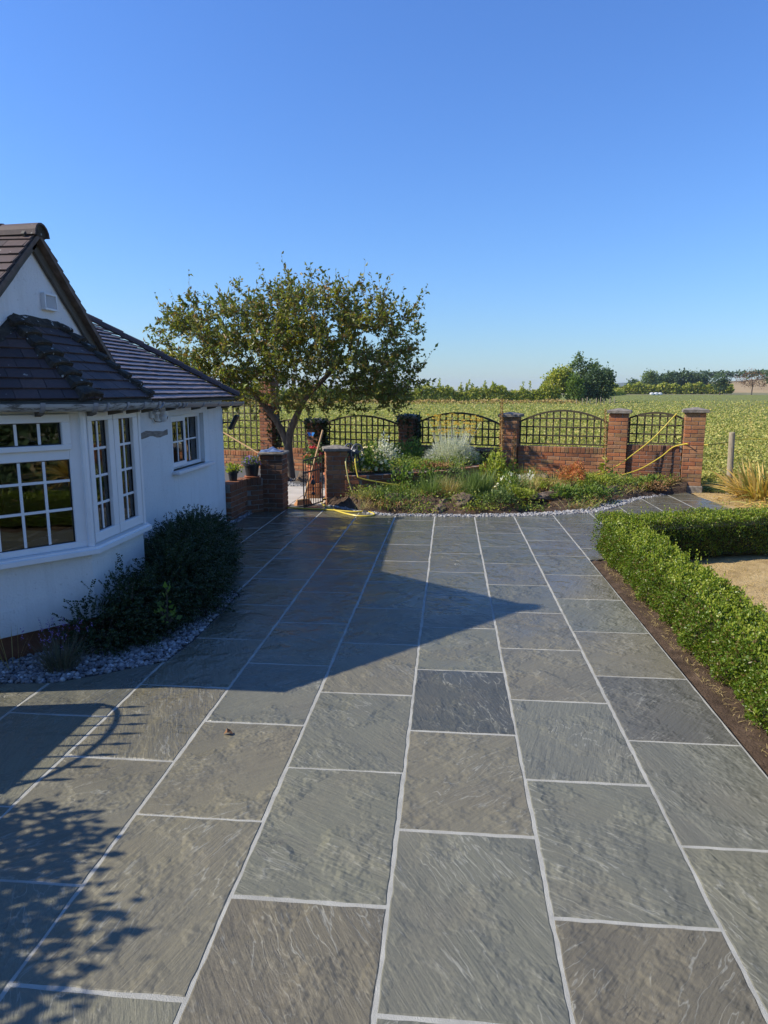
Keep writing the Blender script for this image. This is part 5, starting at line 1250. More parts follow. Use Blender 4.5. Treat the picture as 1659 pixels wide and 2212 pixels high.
# ------------------------------------------------------------------ apple tree
def apple():
    t = thing('apple_tree', 'old apple tree with forked trunk and bronze green leaves', 'tree', (-3.29, 14.0, -0.1))
    trunk = MB(); TY = 14.0
    p1 = cat([(-3.26, TY, -0.25), (-3.26, TY, 0.0), (-3.275, TY, 0.25), (-3.30, TY, 0.70), (-3.24, 13.98, 0.98), (-3.10, 13.95, 1.28), (-2.92, 13.95, 1.62), (-2.6, 13.98, 1.95), (-2.3, 14.0, 2.25)], 5)
    trunk.tube(p1, [max(0.135-0.008*k, 0.100-0.0014*k) if k < 16 else 0.080-0.0016*(k-16) for k in range(len(p1))], 12)
    p2 = cat([(-3.29, TY, 0.60), (-3.40, TY, 0.90), (-3.52, 13.98, 1.14), (-3.72, 13.96, 1.42), (-4.05, 13.95, 1.80), (-4.4, 14.0, 2.15)], 5)
    trunk.tube(p2, [0.078-0.0016*k for k in range(len(p2))], 10)
    nodes = [Vector(p) for p in ((-2.92, 13.95, 1.62), (-2.6, 13.98, 1.95), (-2.3, 14.0, 2.25), (-3.72, 13.96, 1.42), (-4.05, 13.95, 1.80), (-4.4, 14.0, 2.15), (-3.10, 13.95, 1.28))]
    rad = [0.065, 0.055, 0.045, 0.06, 0.05, 0.045, 0.07]
    trunk.build('trunk', M['bark'], t, smooth=True)
    br_ = MB(); twigs = []
    env = [(-5.3, 14.1, 2.65, 0.85, 1.1, 0.75), (-4.5, 14.0, 3.0, 1.0, 1.3, 0.85), (-3.5, 14.0, 3.05, 1.0, 1.4, 0.80), (-2.6, 14.0, 3.05, 0.95, 1.4, 0.80), (-1.7, 14.1, 2.75, 0.95, 1.2, 0.80), (-1.15, 14.1, 2.2, 0.65, 1.0, 0.72), (-2.2, 14.0, 2.2, 0.9, 1.2, 0.62), (-4.6, 14.0, 2.2, 0.8, 1.1, 0.58), (-3.4, 14.0, 2.4, 1.0, 1.2, 0.6), (-1.30, 13.9, 1.70, 0.50, 0.8, 0.45), (-1.9, 14.1, 3.35, 0.7, 0.9, 0.55), (-3.0, 14.0, 3.55, 0.7, 0.9, 0.50), (-0.95, 14.1, 2.9, 0.45, 0.7, 0.55), (-3.1, 13.3, 1.9, 1.5, 0.6, 0.52), (-3.9, 13.5, 1.75, 0.9, 0.7, 0.40), (-1.9, 13.7, 1.75, 0.8, 0.8, 0.42), (-4.5, 13.6, 1.85, 0.7, 0.8, 0.42), (-3.6, 13.1, 2.6, 1.4, 0.6, 0.6), (-2.3, 13.2, 2.5, 1.2, 0.6, 0.6)]
    pts, dd = blob_points(env, 860, 0.30)
    order = np.argsort(np.linalg.norm(pts-np.array([-3.3, 14, 1.7]), axis=1))
    for i in order:
        p = Vector(pts[i]); best = min(range(len(nodes)), key=lambda k: (nodes[k]-p).length + (0.25 if nodes[k].z > p.z+0.2 else 0))
        q = nodes[best]; L = (p-q).length
        if L < 0.14: continue
        mid = q.lerp(p, 0.5)+Vector((random.uniform(-1, 1), random.uniform(-1, 1), random.uniform(-0.2, 1)))*0.09*L
        r0 = min(rad[best]*0.72, 0.012+0.028*L); r1 = max(0.004, r0*0.5)
        br_.tube([q, mid, p], [r0, (r0+r1)/2, r1], 5, cap=False)
        nodes += [mid, p]; rad += [(r0+r1)/2, r1]; twigs.append((mid, p))
    # leafy shoots
    SP, SD, SL_ = [], [], []
    for (a, b) in twigs:
        for _ in range(5):
            c = a.lerp(b, random.random()**0.7); outw = (c-Vector((-3.3, 14.0, 2.0))).normalized()
            d = (outw*0.5+Vector((random.gauss(0, 0.5), random.gauss(0, 0.5), random.gauss(0.35, 0.45)))).normalized()
            SP.append(c); SD.append(d); SL_.append(random.uniform(0.16, 0.36))
    # long whippy shoots over the top and the ends
    for _ in range(330):
        k = random.choice(range(len(twigs))); c = twigs[k][1]
        if c.z < 2.75 and abs(c.x+3.2) < 1.7: continue
        SP.append(c); SD.append(Vector((random.gauss(0, 0.28)+(c.x+3.2)*0.16, random.gauss(0, 0.3), 1.0)).normalized()); SL_.append(random.uniform(0.28, 0.66))
    tw = MB()
    for p, d, l in zip(SP, SD, SL_):
        if l > 0.2: tw.tube([p, p+d*l], [0.004, 0.0015], 3, cap=False)
    SPn = np.array([tuple(p) for p in SP]); SDn = np.array([tuple(d) for d in SD]); SLn = np.array(SL_)
    parts = []
    nl = 11; tt = np.linspace(0.08, 1.0, nl)
    C = (SPn[:, None]+SDn[:, None]*(SLn[:, None]*tt[None])[..., None])
    A = SDn[:, None]*0.55 + rng.normal(size=C.shape)*0.65 + np.array([0, 0, -0.10])
    keep = rng.random(C.shape[:2]) < 0.86
    Cf, Af = C[keep], A[keep]; s = rng.uniform(0.7, 1.25, len(Cf))
    s *= rng.choice([0.6, 1.0, 1.0, 1.25], len(Cf)); parts.append(leaf_arrays(Cf, Af, 0.080*s, 0.0205*s, 0.35, 0.25))
    br_.build('branches', M['bark'], t, smooth=True, kind='stuff'); tw.build('twigs', M['twig'], t, kind='stuff')
    leaf_obj('crown', parts, M['apple'], t, kind='stuff')
apple()
# ------------------------------------------------------------------ ivy on two piers
def ivy(label, c, z0, z1, n, rx=0.23):
    a = rng.uniform(0, 6.28, n); z = rng.uniform(z0, z1, n); k = 0.75+0.25*np.sin(3*a+z*4)
    rr = rx*(0.95+0.28*rng.random(n))*np.where(rng.random(n) < k, 1, 0.9)
    sq = np.maximum(np.abs(np.cos(a)), np.abs(np.sin(a))); P = np.stack([c[0]+np.cos(a)*rr/sq*0.86, c[1]+np.sin(a)*rr/sq*0.86, z], 1)
    side = (np.cos(a+0.3) > 0.25) | (z > z1-0.22) | (rng.random(n) < 0.10)
    P = P[side]; A = rng.normal(size=P.shape)+np.array([0, 0, -0.4])
    s = rng.uniform(0.7, 1.3, len(P)); leaf_obj('ivy', [leaf_arrays(P, A, 0.062*s, 0.026*s, 0.2)], M['ivy'], label=label, cat='ivy', kind='stuff')
ivy('dark ivy growing over the pillar behind the pale flowering shrubs', PC, 0.3, 1.30, 1300)
ivy('dark ivy growing over the shaded pillar behind the broom', PB, 0.2, 1.18, 1500)
ivy('ivy trailing down the tall brown pier by the apple tree', PA, 0.4, 1.5, 700)
# ------------------------------------------------------------------ plants of the raised bed
def curry():
    t = thing('curry_plant', 'silver grey curry plant with mustard yellow flower heads', 'plant', (0.05, 12.75, 0.47))
    b = np.array([0.05, 12.75, 0.47]); n = 4200
    d = unit(rng.normal(size=(n, 3))); d[:, 2] = np.abs(d[:, 2])
    P = b+d*np.array([0.50, 0.40, 0.42])*(0.45+0.55*rng.random((n, 1))**0.6); A = d+np.array([0, 0, 0.5])+rng.normal(size=(n, 3))*0.4
    s = rng.uniform(0.6, 1.2, n); leaf_obj('foliage', [blade_arrays(P, A, 0.085*s, 0.0045, 0.2, 2)], M['silver'], t, kind='stuff')
    k = 150; a = rng.uniform(0, 6.28, k); rr = rng.random(k)**0.5
    Bp = b+np.stack([np.cos(a)*rr*0.24, np.sin(a)*rr*0.2, np.full(k, 0.15)], 1); A = np.stack([np.cos(a)*rr*0.42+0.10, np.sin(a)*rr*0.35, np.ones(k)], 1); Ls = rng.uniform(0.42, 0.76, k)
    leaf_obj('flower_stems', [blade_arrays(Bp, A, Ls, 0.004, 0.05, 2)], M['silver'], t, kind='stuff')
    T = Bp+unit(A)*Ls[:, None]; T = T[rng.random(k) < 0.6]; m = 26
    Q = np.repeat(T, m, 0)+rng.normal(size=(len(T)*m, 3))*np.array([0.022, 0.022, 0.006])
    leaf_obj('flowers', [leaf_arrays(Q, rng.normal(size=Q.shape)+np.array([0, 0, 0.8]), 0.016, 0.006)], M['yellowfl'], t, kind='stuff')
curry()
leafy('petunia', 'cream flowered bushy petunia spilling over the raised bed', (-1.22, 11.12, 0.50), 0.26, 0.20, 0.40, 900, 0.045, 0.016, 'midgreen', fl=('creamfl', 46, 0.034))
leafy('rose_bush', 'glossy leaved rose bush in front of the retaining wall', (-0.72, 10.95, 0.14), 0.20, 0.18, 0.46, 300, 0.06, 0.023, 'midgreen', 'shrub', shell=0.4)
leafy('silver_shrub', 'small grey leaved shrub behind the cream flowers', (-1.15, 12.6, 0.47), 0.26, 0.24, 0.42, 700, 0.05, 0.012, 'silver', 'shrub')
leafy('leafy_weed', 'tall green weeds in front of the ivy-edged pillar', (-0.78, 13.3, 0.47), 0.30, 0.25, 0.38, 700, 0.06, 0.013, 'midgreen', 'weed')
leafy('trailing_plant', 'yellow green trailing plants along the retaining wall top', (-0.35, 11.85, 0.47), 0.40, 0.22, 0.12, 900, 0.035, 0.011, 'limegreen', up=0.2)
leafy('dry_plant', 'orange brown withered plants on the raised bed edge', (-0.25, 11.72, 0.49), 0.30, 0.14, 0.10, 420, 0.04, 0.009, 'browndry')
leafy('pot_flowers', 'purple and pink flowers growing in the black planter', (-2.92, 10.0, 0.70), 0.14, 0.12, 0.13, 420, 0.03, 0.009, 'midgreen', fl=('purplefl', 55, 0.017))
leafy('pot_seedlings', 'light green seedlings in the small nursery pot', (-3.08, 9.62, 0.63), 0.10, 0.12, 0.12, 160, 0.038, 0.014, 'limegreen')
leafy('geranium', 'red flowered geranium in the terracotta pot', (-2.28, 11.50, 0.52), 0.16, 0.14, 0.36, 330, 0.045, 0.02, 'treegreen', fl=('redfl', 16, 0.034))
clump('orchid_leaves', 'pale strap leaves under the hose reel', (-1.52, 10.95, 0.50), 40, 0.26, 1.4, 0.006, 'limegreen', 'plant', 0.5)
def spike(label, base, h0, h1, r, lean=0.0, leaves=True):
    t = thing('flower_spike', label, 'flower spike', base, 'dry flower spikes'); b = Vector(base)
    top = b+Vector((lean, 0, h1)); m = MB(); m.tube([b, b.lerp(top, 0.5)+Vector((0.01, 0, 0)), top], [0.011, 0.009, 0.004], 6); m.build('stalk', M['seedspike_wood'], t)
    n = int((h1-h0)*520); u = rng.random(n); z = h0+(h1-h0)*u; a = rng.uniform(0, 6.28, n)
    rr = r*(1-0.55*u**3)*(0.75+0.35*np.sin(z*60)**2)
    P = np.array(base)+np.stack([np.cos(a)*rr*0.4+lean*z/h1, np.sin(a)*rr*0.4, z], 1); A = np.stack([np.cos(a), np.sin(a), np.full(n, 0.5)], 1)
    leaf_obj('seed_pods', [leaf_arrays(P, A, rr*0.95, 0.0075, 0.5)], M['seedspike'], t, kind='stuff')
    if leaves:
        k = 46; z = rng.uniform(0.0, h0, k); a = rng.uniform(0, 6.28, k); P = np.array(base)+np.stack([np.zeros(k)+lean*z/h1, np.zeros(k), z], 1)
        A = np.stack([np.cos(a), np.sin(a), rng.uniform(-0.3, 0.6, k)], 1); s = (1.15-z/h0)*0.16+0.04
        leaf_obj('leaves', [leaf_arrays(P, A, s, s*0.2, 0.3, 0.25)], M['limegreen'], t, kind='stuff')
M['seedspike_wood'] = simple('dry_stalk', (0.30, 0.20, 0.09), (0.40, 0.29, 0.14), 20, 0.9)
spike('tallest brown flower spike left of a brick pillar', (0.93, 12.3, 0.12), 0.62, 1.53, 0.042, -0.03)
spike('shorter brown flower spike right of the tallest one', (1.13, 12.35, 0.12), 0.50, 0.98, 0.034, 0.02)
spike('small brown flower spike in the green spiky clump', (0.63, 12.1, 0.12), 0.2, 0.44, 0.03, 0.01, False)
spike('slim yellow flower spike beside the pillar second from right', (2.85, 12.85, 0.10), 0.55, 1.36, 0.030, -0.06)
# ------------------------------------------------------------------ plants of the lower bed
clump('iris_clump', 'upright green spiky leaf clump in the bed middle', (0.50, 10.95, 0.12), 420, 0.50, 0.42, 0.0055, 'bluegreen', bend=0.12, r0=0.14)
clump('fescue_clump', 'loose grey green grass clump left of the straw tuft', (-0.28, 10.72, 0.12), 260, 0.44, 0.55, 0.004, 'bluegreen', bend=0.3, r0=0.10)
clump('straw_tuft', 'bleached straw coloured grass tuft leaning right', (0.0, 10.75, 0.13), 260, 0.40, 0.75, 0.004, 'straw', bend=0.25, r0=0.07)
for i, (x, y, h, lb) in enumerate([(-0.12, 10.95, 0.40, 'faded lavender stems behind the straw tuft'), (1.42, 12.55, 0.36, 'brown tipped heather tuft by the low brick wall'), (-0.95, 10.75, 0.26, 'faded lavender stems near the retaining wall')]):
    clump('lavender_tuft', lb, (x, y, 0.14), 170, h, 0.5, 0.0035, 'bluegreen' if i != 1 else 'limegreen', 'plant', 0.15, 0.09)
leafy('white_flowers', 'white flower heads beside the brown spikes', (1.02, 11.6, 0.14), 0.22, 0.18, 0.30, 300, 0.05, 0.013, 'limegreen', fl=('whitefl', 30, 0.030))
leafy('orange_bush', 'round orange leaved bush in the right of the bed', (2.08, 11.75, 0.16), 0.22, 0.21, 0.42, 1500, 0.028, 0.011, 'orange', 'bush', shell=0.6, low=0.38)
leafy('sedum', 'bright green rosette plant under the orange bush', (1.86, 11.1, 0.10), 0.24, 0.20, 0.20, 420, 0.055, 0.017, 'midgreen')
leafy('sedum', 'green rosette plant right of the orange bush', (2.35, 11.35, 0.10), 0.26, 0.20, 0.18, 420, 0.05, 0.016, 'midgreen')
leafy('primrose', 'broad leaved green plant before the rightmost low wall', (3.55, 12.55, 0.10), 0.20, 0.16, 0.16, 120, 0.09, 0.035, 'midgreen')
leafy('primrose', 'low leafy plant before the pillar second from right', (2.95, 12.75, 0.10), 0.22, 0.16, 0.18, 160, 0.07, 0.022, 'midgreen')
leafy('grey_plant', 'silvery plant with pale heads near the low wall', (1.32, 11.9, 0.14), 0.16, 0.14, 0.26, 330, 0.04, 0.012, 'silver')
leafy('tall_weed', 'leafy green weed left of the first brown rock', (-1.05, 10.5, 0.08), 0.22, 0.18, 0.24, 330, 0.05, 0.010, 'bluegreen', 'weed')
leafy('leafy_plant', 'dark green plant among the rocks at the bed front', (0.75, 10.5, 0.10), 0.30, 0.20, 0.22, 800, 0.05, 0.009, 'treegreen')
leafy('leafy_plant', 'pale green plant behind the long flat rock', (1.45, 11.7, 0.14), 0.34, 0.2, 0.17, 700, 0.04, 0.013, 'limegreen')
leafy('leafy_plant', 'yellow green plant left of the long flat rock', (1.05, 10.85, 0.12), 0.30, 0.22, 0.18, 800, 0.045, 0.011, 'limegreen')
leafy('border_plant', 'bushy green plant hiding the middle of the retaining wall', (-0.30, 11.22, 0.13), 0.26, 0.20, 0.46, 620, 0.055, 0.013, 'midgreen')
leafy('border_plant', 'feathery grey green plant at the bend of the retaining wall', (0.12, 11.65, 0.13), 0.26, 0.22, 0.50, 800, 0.05, 0.008, 'bluegreen')
leafy('border_plant', 'tall leafy plant at the foot of the brown flower spikes', (0.80, 12.15, 0.13), 0.30, 0.24, 0.56, 800, 0.075, 0.016, 'limegreen')
leafy('border_plant', 'tangled weed mass right of the green spiky clump', (1.02, 11.15, 0.13), 0.28, 0.24, 0.34, 700, 0.05, 0.009, 'midgreen')
leafy('border_plant', 'sprawling green plant right of the orange bush by the wall', (2.55, 12.1, 0.10), 0.34, 0.24, 0.26, 700, 0.05, 0.012, 'limegreen')
leafy('border_plant', 'low brown and green tangle left of the footing', (3.5, 12.35, 0.06), 0.36, 0.16, 0.14, 600, 0.045, 0.010, 'browndry')
clump('wild_grass', 'tall wispy grass behind the split rock', (0.30, 10.85, 0.12), 190, 0.52, 0.55, 0.0035, 'bluegreen', bend=0.3, r0=0.12)
clump('wild_grass', 'tall wispy grass right of the white flowers', (1.30, 11.35, 0.12), 150, 0.46, 0.5, 0.0035, 'straw', bend=0.3, r0=0.12)
clump('wild_grass', 'green grass tuft in front of the rose bush', (-0.62, 10.7, 0.10), 160, 0.34, 0.6, 0.0035, 'bluegreen', bend=0.3, r0=0.10)
clump('wild_grass', 'bleached grass tuft left of the orange bush', (1.72, 11.75, 0.12), 130, 0.36, 0.6, 0.0035, 'straw', bend=0.3, r0=0.10)
def bed_point(n):
    P = []
    while len(P) < n:
        k = random.randrange(3, len(EDGE)-1); f = random.random(); t = random.uniform(0.10, 0.95)
        a = Vector(EDGE[k]).lerp(Vector(EDGE[k+1]), f); b = Vector(BACK[k]).lerp(Vector(BACK[k+1]), f); p = a.lerp(b, t)
        P.append((p.x, p.y, lower_bed_z(t, k+f), t))
    return np.array(P)
def ground_cover(name, label, n, mat, hmax, L, W, up, npatch=60, spread=0.16, tmin=0.0, cat='ground cover'):
    c = bed_point(npatch); k = rng.integers(0, npatch, n); P = c[k, :3]+rng.normal(size=(n, 3))*np.array([spread, spread*0.8, 0]); P[:, 2] = c[k, 2]+rng.random(n)**1.6*hmax*(0.4+0.6*np.sin(k*12.9)**2)
    d = np.min(np.linalg.norm(P[:, None, :2]-np.array(EDGE)[None], axis=2), axis=1)
    path = np.array(cat_edge); dd = np.min(np.linalg.norm(P[:, None, :2]-path[None], axis=2), axis=1); side = P[:, 1] > np.interp(P[:, 0], [e[0] for e in EDGE[4:]], [e[1] for e in EDGE[4:]])+0.20
    P = P[side & (dd > 0.2)]
    A = rng.normal(size=P.shape)+np.array([0, 0, up]); s = rng.uniform(0.6, 1.3, len(P))
    leaf_obj(name, [leaf_arrays(P, A, L*s, W*s, 0.3, 0.15)], M[mat], label=label, cat=cat, kind='stuff')
cat_edge = []
for k in range(len(EDGE)-1):
    for q in range(8): cat_edge.append(tuple(Vector(EDGE[k]).lerp(Vector(EDGE[k+1]), q/8)))
ground_cover('ground_cover', 'low yellow green ground cover spread over the flower bed', 8200, 'limegreen', 0.17, 0.034, 0.011, 0.7, 50)
ground_cover('bed_weeds', 'low mid green weeds between the bed plants', 5600, 'midgreen', 0.22, 0.040, 0.010, 0.9, 46)
ground_cover('leaf_litter', 'brown dead leaves and stalks lying on the bed soil', 9500, 'browndry', 0.05, 0.05, 0.009, 0.0, 70, 0.2)
c = bed_point(60); n = 1500; k = rng.integers(0, 60, n); P = c[k, :3]+rng.normal(size=(n, 3))*np.array([0.10, 0.10, 0]); sd = P[:, 1] > np.interp(P[:, 0], [e[0] for e in EDGE[4:]], [e[1] for e in EDGE[4:]])+0.22; P = P[sd]; n = len(P)
A = np.stack([rng.normal(0, 0.6, n), rng.normal(0, 0.6, n), np.ones(n)], 1)
leaf_obj('bed_grasses', [blade_arrays(P, A, rng.uniform(0.10, 0.30, n), 0.003, 0.35)], M['bluegreen'], label='wispy grass blades growing through the flower bed', cat='grass', kind='stuff')
UPa = np.array(UP)
def up_cover(name, label, n, mat, hmax, L, W, cat, npatch):
    lo, hi = UPa.min(0), UPa.max(0); c = rng.uniform(lo, hi, (npatch*4, 2)); c = c[in_poly(c, UP)][:npatch]; k = rng.integers(0, len(c), n)
    P = np.concatenate([c[k]+rng.normal(size=(n, 2))*0.16, (0.475+rng.random(n)**1.5*hmax*(0.4+0.6*np.sin(k*7.7)**2))[:, None]], 1); P = P[in_poly(P[:, :2], UP)]
    s_ = rng.uniform(0.6, 1.3, len(P)); leaf_obj(name, [leaf_arrays(P, rng.normal(size=P.shape)+np.array([0, 0, 0.6]), L*s_, W*s_, 0.3, 0.15)], M[mat], label=label, cat=cat, kind='stuff')
up_cover('raised_bed_cover', 'low green cover plants on the raised bed', 5200, 'midgreen', 0.20, 0.045, 0.012, 'ground cover', 40)
up_cover('raised_bed_litter', 'dry orange leaf litter on the raised bed', 2600, 'browndry', 0.05, 0.045, 0.010, 'leaf litter', 40)
up_cover('raised_bed_weeds', 'yellow green weeds scattered on the raised bed', 2600, 'limegreen', 0.16, 0.045, 0.010, 'weed', 26)
c = bed_point(40); n = 1300; k = rng.integers(0, 40, n); P = c[k, :3]+rng.normal(size=(n, 3))*np.array([0.08, 0.08, 0]); sd = P[:, 1] > np.interp(P[:, 0], [e[0] for e in EDGE[4:]], [e[1] for e in EDGE[4:]])+0.22; P = P[sd]; n = len(P)
A = np.stack([rng.normal(0, 0.7, n), rng.normal(0, 0.7, n), np.ones(n)], 1)
leaf_obj('dry_bed_grasses', [blade_arrays(P, A, rng.uniform(0.10, 0.30, n), 0.003, 0.4)], M['straw'], label='bleached dry stalks standing among the bed plants', cat='grass', kind='stuff')
# crocosmia at the right
n = 330; a = rng.uniform(0, 6.28, n); rr = rng.random(n)**0.5*0.42
P = np.array([5.30, 12.05, 0.0])+np.stack([np.cos(a)*rr, np.sin(a)*rr*0.7, np.zeros(n)], 1); tl = rng.random(n)**1.4*1.5
A = np.stack([np.cos(a)*tl-0.05, np.sin(a)*tl, np.ones(n)], 1); Ls = np.where(tl < 0.6, rng.uniform(0.5, 0.85, n), rng.uniform(0.35, 0.7, n))
cr = thing('crocosmia_clump', 'yellowing sword leaf clump beside the round post', 'plant', (5.3, 12.05, 0))
leaf_obj('blades', [blade_arrays(P, A, Ls, rng.uniform(0.012, 0.027, n), rng.uniform(0.1, 0.9, n), 5)], M['yellowblade'], cr, kind='stuff')
k = 34; P = np.array([5.45, 12.2, 0.0])+rng.normal(size=(k, 3))*np.array([0.10, 0.08, 0]); A = rng.normal(size=(k, 3))*0.22+np.array([0, 0, 1])
leaf_obj('green_blades', [blade_arrays(P, A, rng.uniform(0.6, 0.9, k), 0.018, 0.1, 5)], M['bluegreen'], cr, kind='stuff')
n = 260; P = np.stack([rng.uniform(4.45, 6.2, n), rng.uniform(10.6, 12.1, n), np.full(n, 0.0)], 1); A = np.stack([rng.normal(size=n), rng.normal(size=n), rng.uniform(0.05, 0.5, n)], 1)
leaf_obj('fallen_leaves', [blade_arrays(P, A, rng.uniform(0.15, 0.45, n), rng.uniform(0.006, 0.014, n), 0.3, 4)], M['yellowblade'], label='dry sword leaves fallen around the yellowing clump', cat='leaf litter', kind='stuff')
# grasses: dry lawn and verges
def grass(name, label, n, xr, yr, mat, L, W, cond=None, z=-0.02):
    P = np.stack([rng.uniform(*xr, n), rng.uniform(*yr, n), np.full(n, z)], 1)
    if cond is not None: P = P[cond(P)]
    A = np.stack([rng.normal(0, 0.9, len(P)), rng.normal(0, 0.9, len(P)), np.ones(len(P))], 1)
    leaf_obj(name, [blade_arrays(P, A, rng.uniform(L*0.5, L*1.3, len(P)), W, 0.6, 2)], M[mat], label=label, cat='grass', kind='stuff')
grass('lawn_grass', 'short parched straw coloured lawn grass inside the hedge', 26000, (2.0, 4.6), (3.6, 8.0), 'drygrass', 0.030, 0.0016)
grass('verge_grass', 'dry grass between patio corner and bean field', 7000, (4.36, 7.5), (10.2, 13.3), 'drygrass', 0.06, 0.0022)
grass('green_verge', 'rough green grass at the foot of the field edge', 4200, (4.55, 7.5), (12.75, 13.5), 'bluegreen', 0.24, 0.004)
grass('soil_straw', 'bits of straw along the soil strip under the hedge', 900, (1.60, 1.72), (2.5, 7.2), 'straw', 0.035, 0.0016, z=-0.005)
# fallen leaf on the patio
m = MB(); m.v = [(-1.165, 3.30, 0.003), (-1.14, 3.285, 0.022), (-1.11, 3.30, 0.006), (-1.135, 3.325, 0.016), (-1.15, 3.315, 0.03)]; m.f = [(0, 1, 4), (1, 2, 3, 4), (0, 4, 3)]
m.build('fallen_leaf', M['browndry'], label='single curled brown leaf lying on a patio slab', cat='leaf')
# ------------------------------------------------------------------ far hedges and trees
def tree(name, label, x, y, z0, lobes, n, leaf, mat, trunk=0.2, group=None, cat='tree', shell=0.45, drop=None):
    t = thing(name, label, cat, (x, y, z0), group)
    zc = np.mean([l[2] for l in lobes]); m = MB(); m.tube([(x, y, z0-0.3), (x+0.1, y, (z0+zc)/2), (x, y, zc)], [trunk, trunk*0.7, trunk*0.35], 7)
    for l in lobes: m.tube([(x, y, z0+(zc-z0)*0.55), ((x+l[0])/2, (y+l[1])/2, (zc+l[2])/2), tuple(l[:3])], [trunk*0.45, trunk*0.3, trunk*0.12], 5)
    m.build('trunk', M['bark'], t)
    P, d = blob_points(lobes, n, shell); P = P+rng.normal(size=P.shape)*leaf*0.8
    A = d+rng.normal(size=P.shape)*0.7+np.array([0, 0, drop or 0]); s = rng.uniform(0.6, 1.4, n)*leaf
    leaf_obj('crown', [leaf_arrays(P, A, s, s*0.36, 0.3)], M[mat], t, kind='stuff'); return t
def hedgerow(name, label, p, q, h, depth, n, leaf, mat, spikes=0, zb=None, cat='hedge'):
    p, q = np.array(p, float), np.array(q, float); s = rng.random(n); L = np.linalg.norm(q-p)
    prof = h*(0.80+0.13*np.sin(s*L*0.55)+0.10*np.sin(s*L*1.31+1)+0.06*np.sin(s*L*3.1))
    u = rng.random(n)**0.75; P = p[None]+(q-p)[None]*s[:, None]; dep = rng.uniform(-depth, depth*0.6, n)*(1-0.5*u)
    nr = np.array([-(q-p)[1], (q-p)[0], 0])/L; P = P+nr*dep[:, None]; P[:, 2] += prof*u
    parts = [leaf_arrays(P, rng.normal(size=P.shape)+np.array([0, 0, 0.3]), leaf*rng.uniform(0.6, 1.4, n), leaf*0.36, 0.3)]
    for k in range(spikes):
        sv = random.random(); b = p+(q-p)*sv; hh = h*random.uniform(0.85, 1.30); m_ = 46; uu = rng.random(m_)
        Q = b+np.stack([rng.normal(0, 1, m_)*(1-uu)*h*0.10, rng.normal(0, 1, m_)*(1-uu)*h*0.10, h*0.45+uu*(hh-h*0.45)], 1); parts.append(leaf_arrays(Q, rng.normal(size=Q.shape)+np.array([0, 0, 0.8]), leaf*0.9, leaf*0.3, 0.3))
    return leaf_obj(name, parts, M[mat], label=label, cat=cat, kind='stuff')
hedgerow('far_hedgerow', 'line of young trees and hedge across the field behind the apple tree', (-62, 122, -1.0), (21, 138, -1.0), 3.7, 1.6, 26000, 0.42, 'hedge', 90)
hedgerow('long_grass', 'band of pale long grass in front of the young hedge line', (-62, 119, -0.9), (24, 134, -0.9), 0.9, 1.0, 6000, 0.35, 'drygrass', cat='grass')
tree('round_tree', 'rounded pale green tree at the left of the field clump', 21.0, 140.5, -0.9, [(20.5, 140, 3.0, 2.0, 2, 2.4), (22.3, 140.5, 3.6, 1.8, 2, 2.3), (21.5, 140, 4.6, 1.7, 1.6, 1.3), (19.3, 140, 1.6, 1.4, 1.5, 1.6)], 4200, 0.42, 'hedge')
tree('conifer_bush', 'bright green bushy conifer in front of the field clump', 24.0, 138, -0.9, [(24.0, 138, 1.6, 1.7, 1.5, 2.4), (23.6, 138, 3.2, 1.2, 1.2, 1.4)], 2600, 0.36, 'midgreen')
tree('birch_tree', 'tall feathery birch sticking out above the field clump', 26.3, 143, -0.9, [(25.2, 143, 7.6, 0.8, 0.8, 1.7), (26.6, 143, 6.0, 0.9, 0.8, 1.5), (24.0, 143, 6.2, 0.7, 0.7, 0.9), (26.0, 143, 4.6, 1.3, 1.0, 1.2), (28.3, 143, 6.3, 1.1, 1.0, 1.1)], 1500, 0.42, 'treegreen', 0.12, drop=-0.8, shell=0.2)
tree('dense_tree', 'dark rounded tree at the right of the field clump', 29.5, 140.5, -0.9, [(29.6, 140.5, 2.4, 2.2, 2, 2.7), (28.2, 140.5, 4.0, 1.8, 1.7, 2.0), (30.3, 140.5, 4.2, 1.3, 1.5, 1.6), (27.0, 140, 2.2, 1.6, 1.5, 2.3)], 5200, 0.40, 'treedark')
for i in range(9):
    m = MB(); x = 21.5+i*0.78+(0.2 if i % 3 else 0); y = 121.5+i*0.07; hh = 0.78+0.18*((i*7) % 3); m.tube([(x, y, -1.0), (x+random.uniform(-0.05, 0.05), y, -0.55+hh)], 0.07, 6)
    m.build('field_post', M['postwood'], label=('first', 'second', 'third', 'fourth', 'fifth', 'sixth', 'seventh', 'eighth', 'ninth')[i]+' weathered field fence post from the left, below the tree clump', cat='post', group='field fence posts')
for i, (dx, r) in enumerate(((0.0, 0.62), (1.5, 0.66), (2.95, 0.62))):
    m = MB(); c = Vector((71.6+dx, 257.0+0.2*i, 0.35)); N = 16
    m.loft([[c+Vector((math.cos(2*math.pi*k/N)*rr*1.15, yy, math.sin(2*math.pi*k/N)*rr*0.85)) for k in range(N)] for yy, rr in ((-0.65, r*0.5), (-0.6, r*0.93), (-0.3, r), (0.3, r*0.98), (0.6, r*0.93), (0.65, r*0.5))])
    m.build('wrapped_bale', M['bale'], smooth=True, label=('leftmost', 'middle', 'rightmost')[i]+' of three white wrapped bales at the far field edge', cat='bale', group='wrapped bales')
hedgerow('distant_hedge', 'long dark green hedge along the far field edge', (60, 286, -0.2), (112, 291, 0.3), 4.3, 2.0, 9000, 0.9, 'hedge')
hedgerow('distant_hedge', 'low green bank right of the field clump', (33, 190, -0.6), (64, 270, -0.3), 2.6, 2.0, 5000, 0.7, 'hedge')
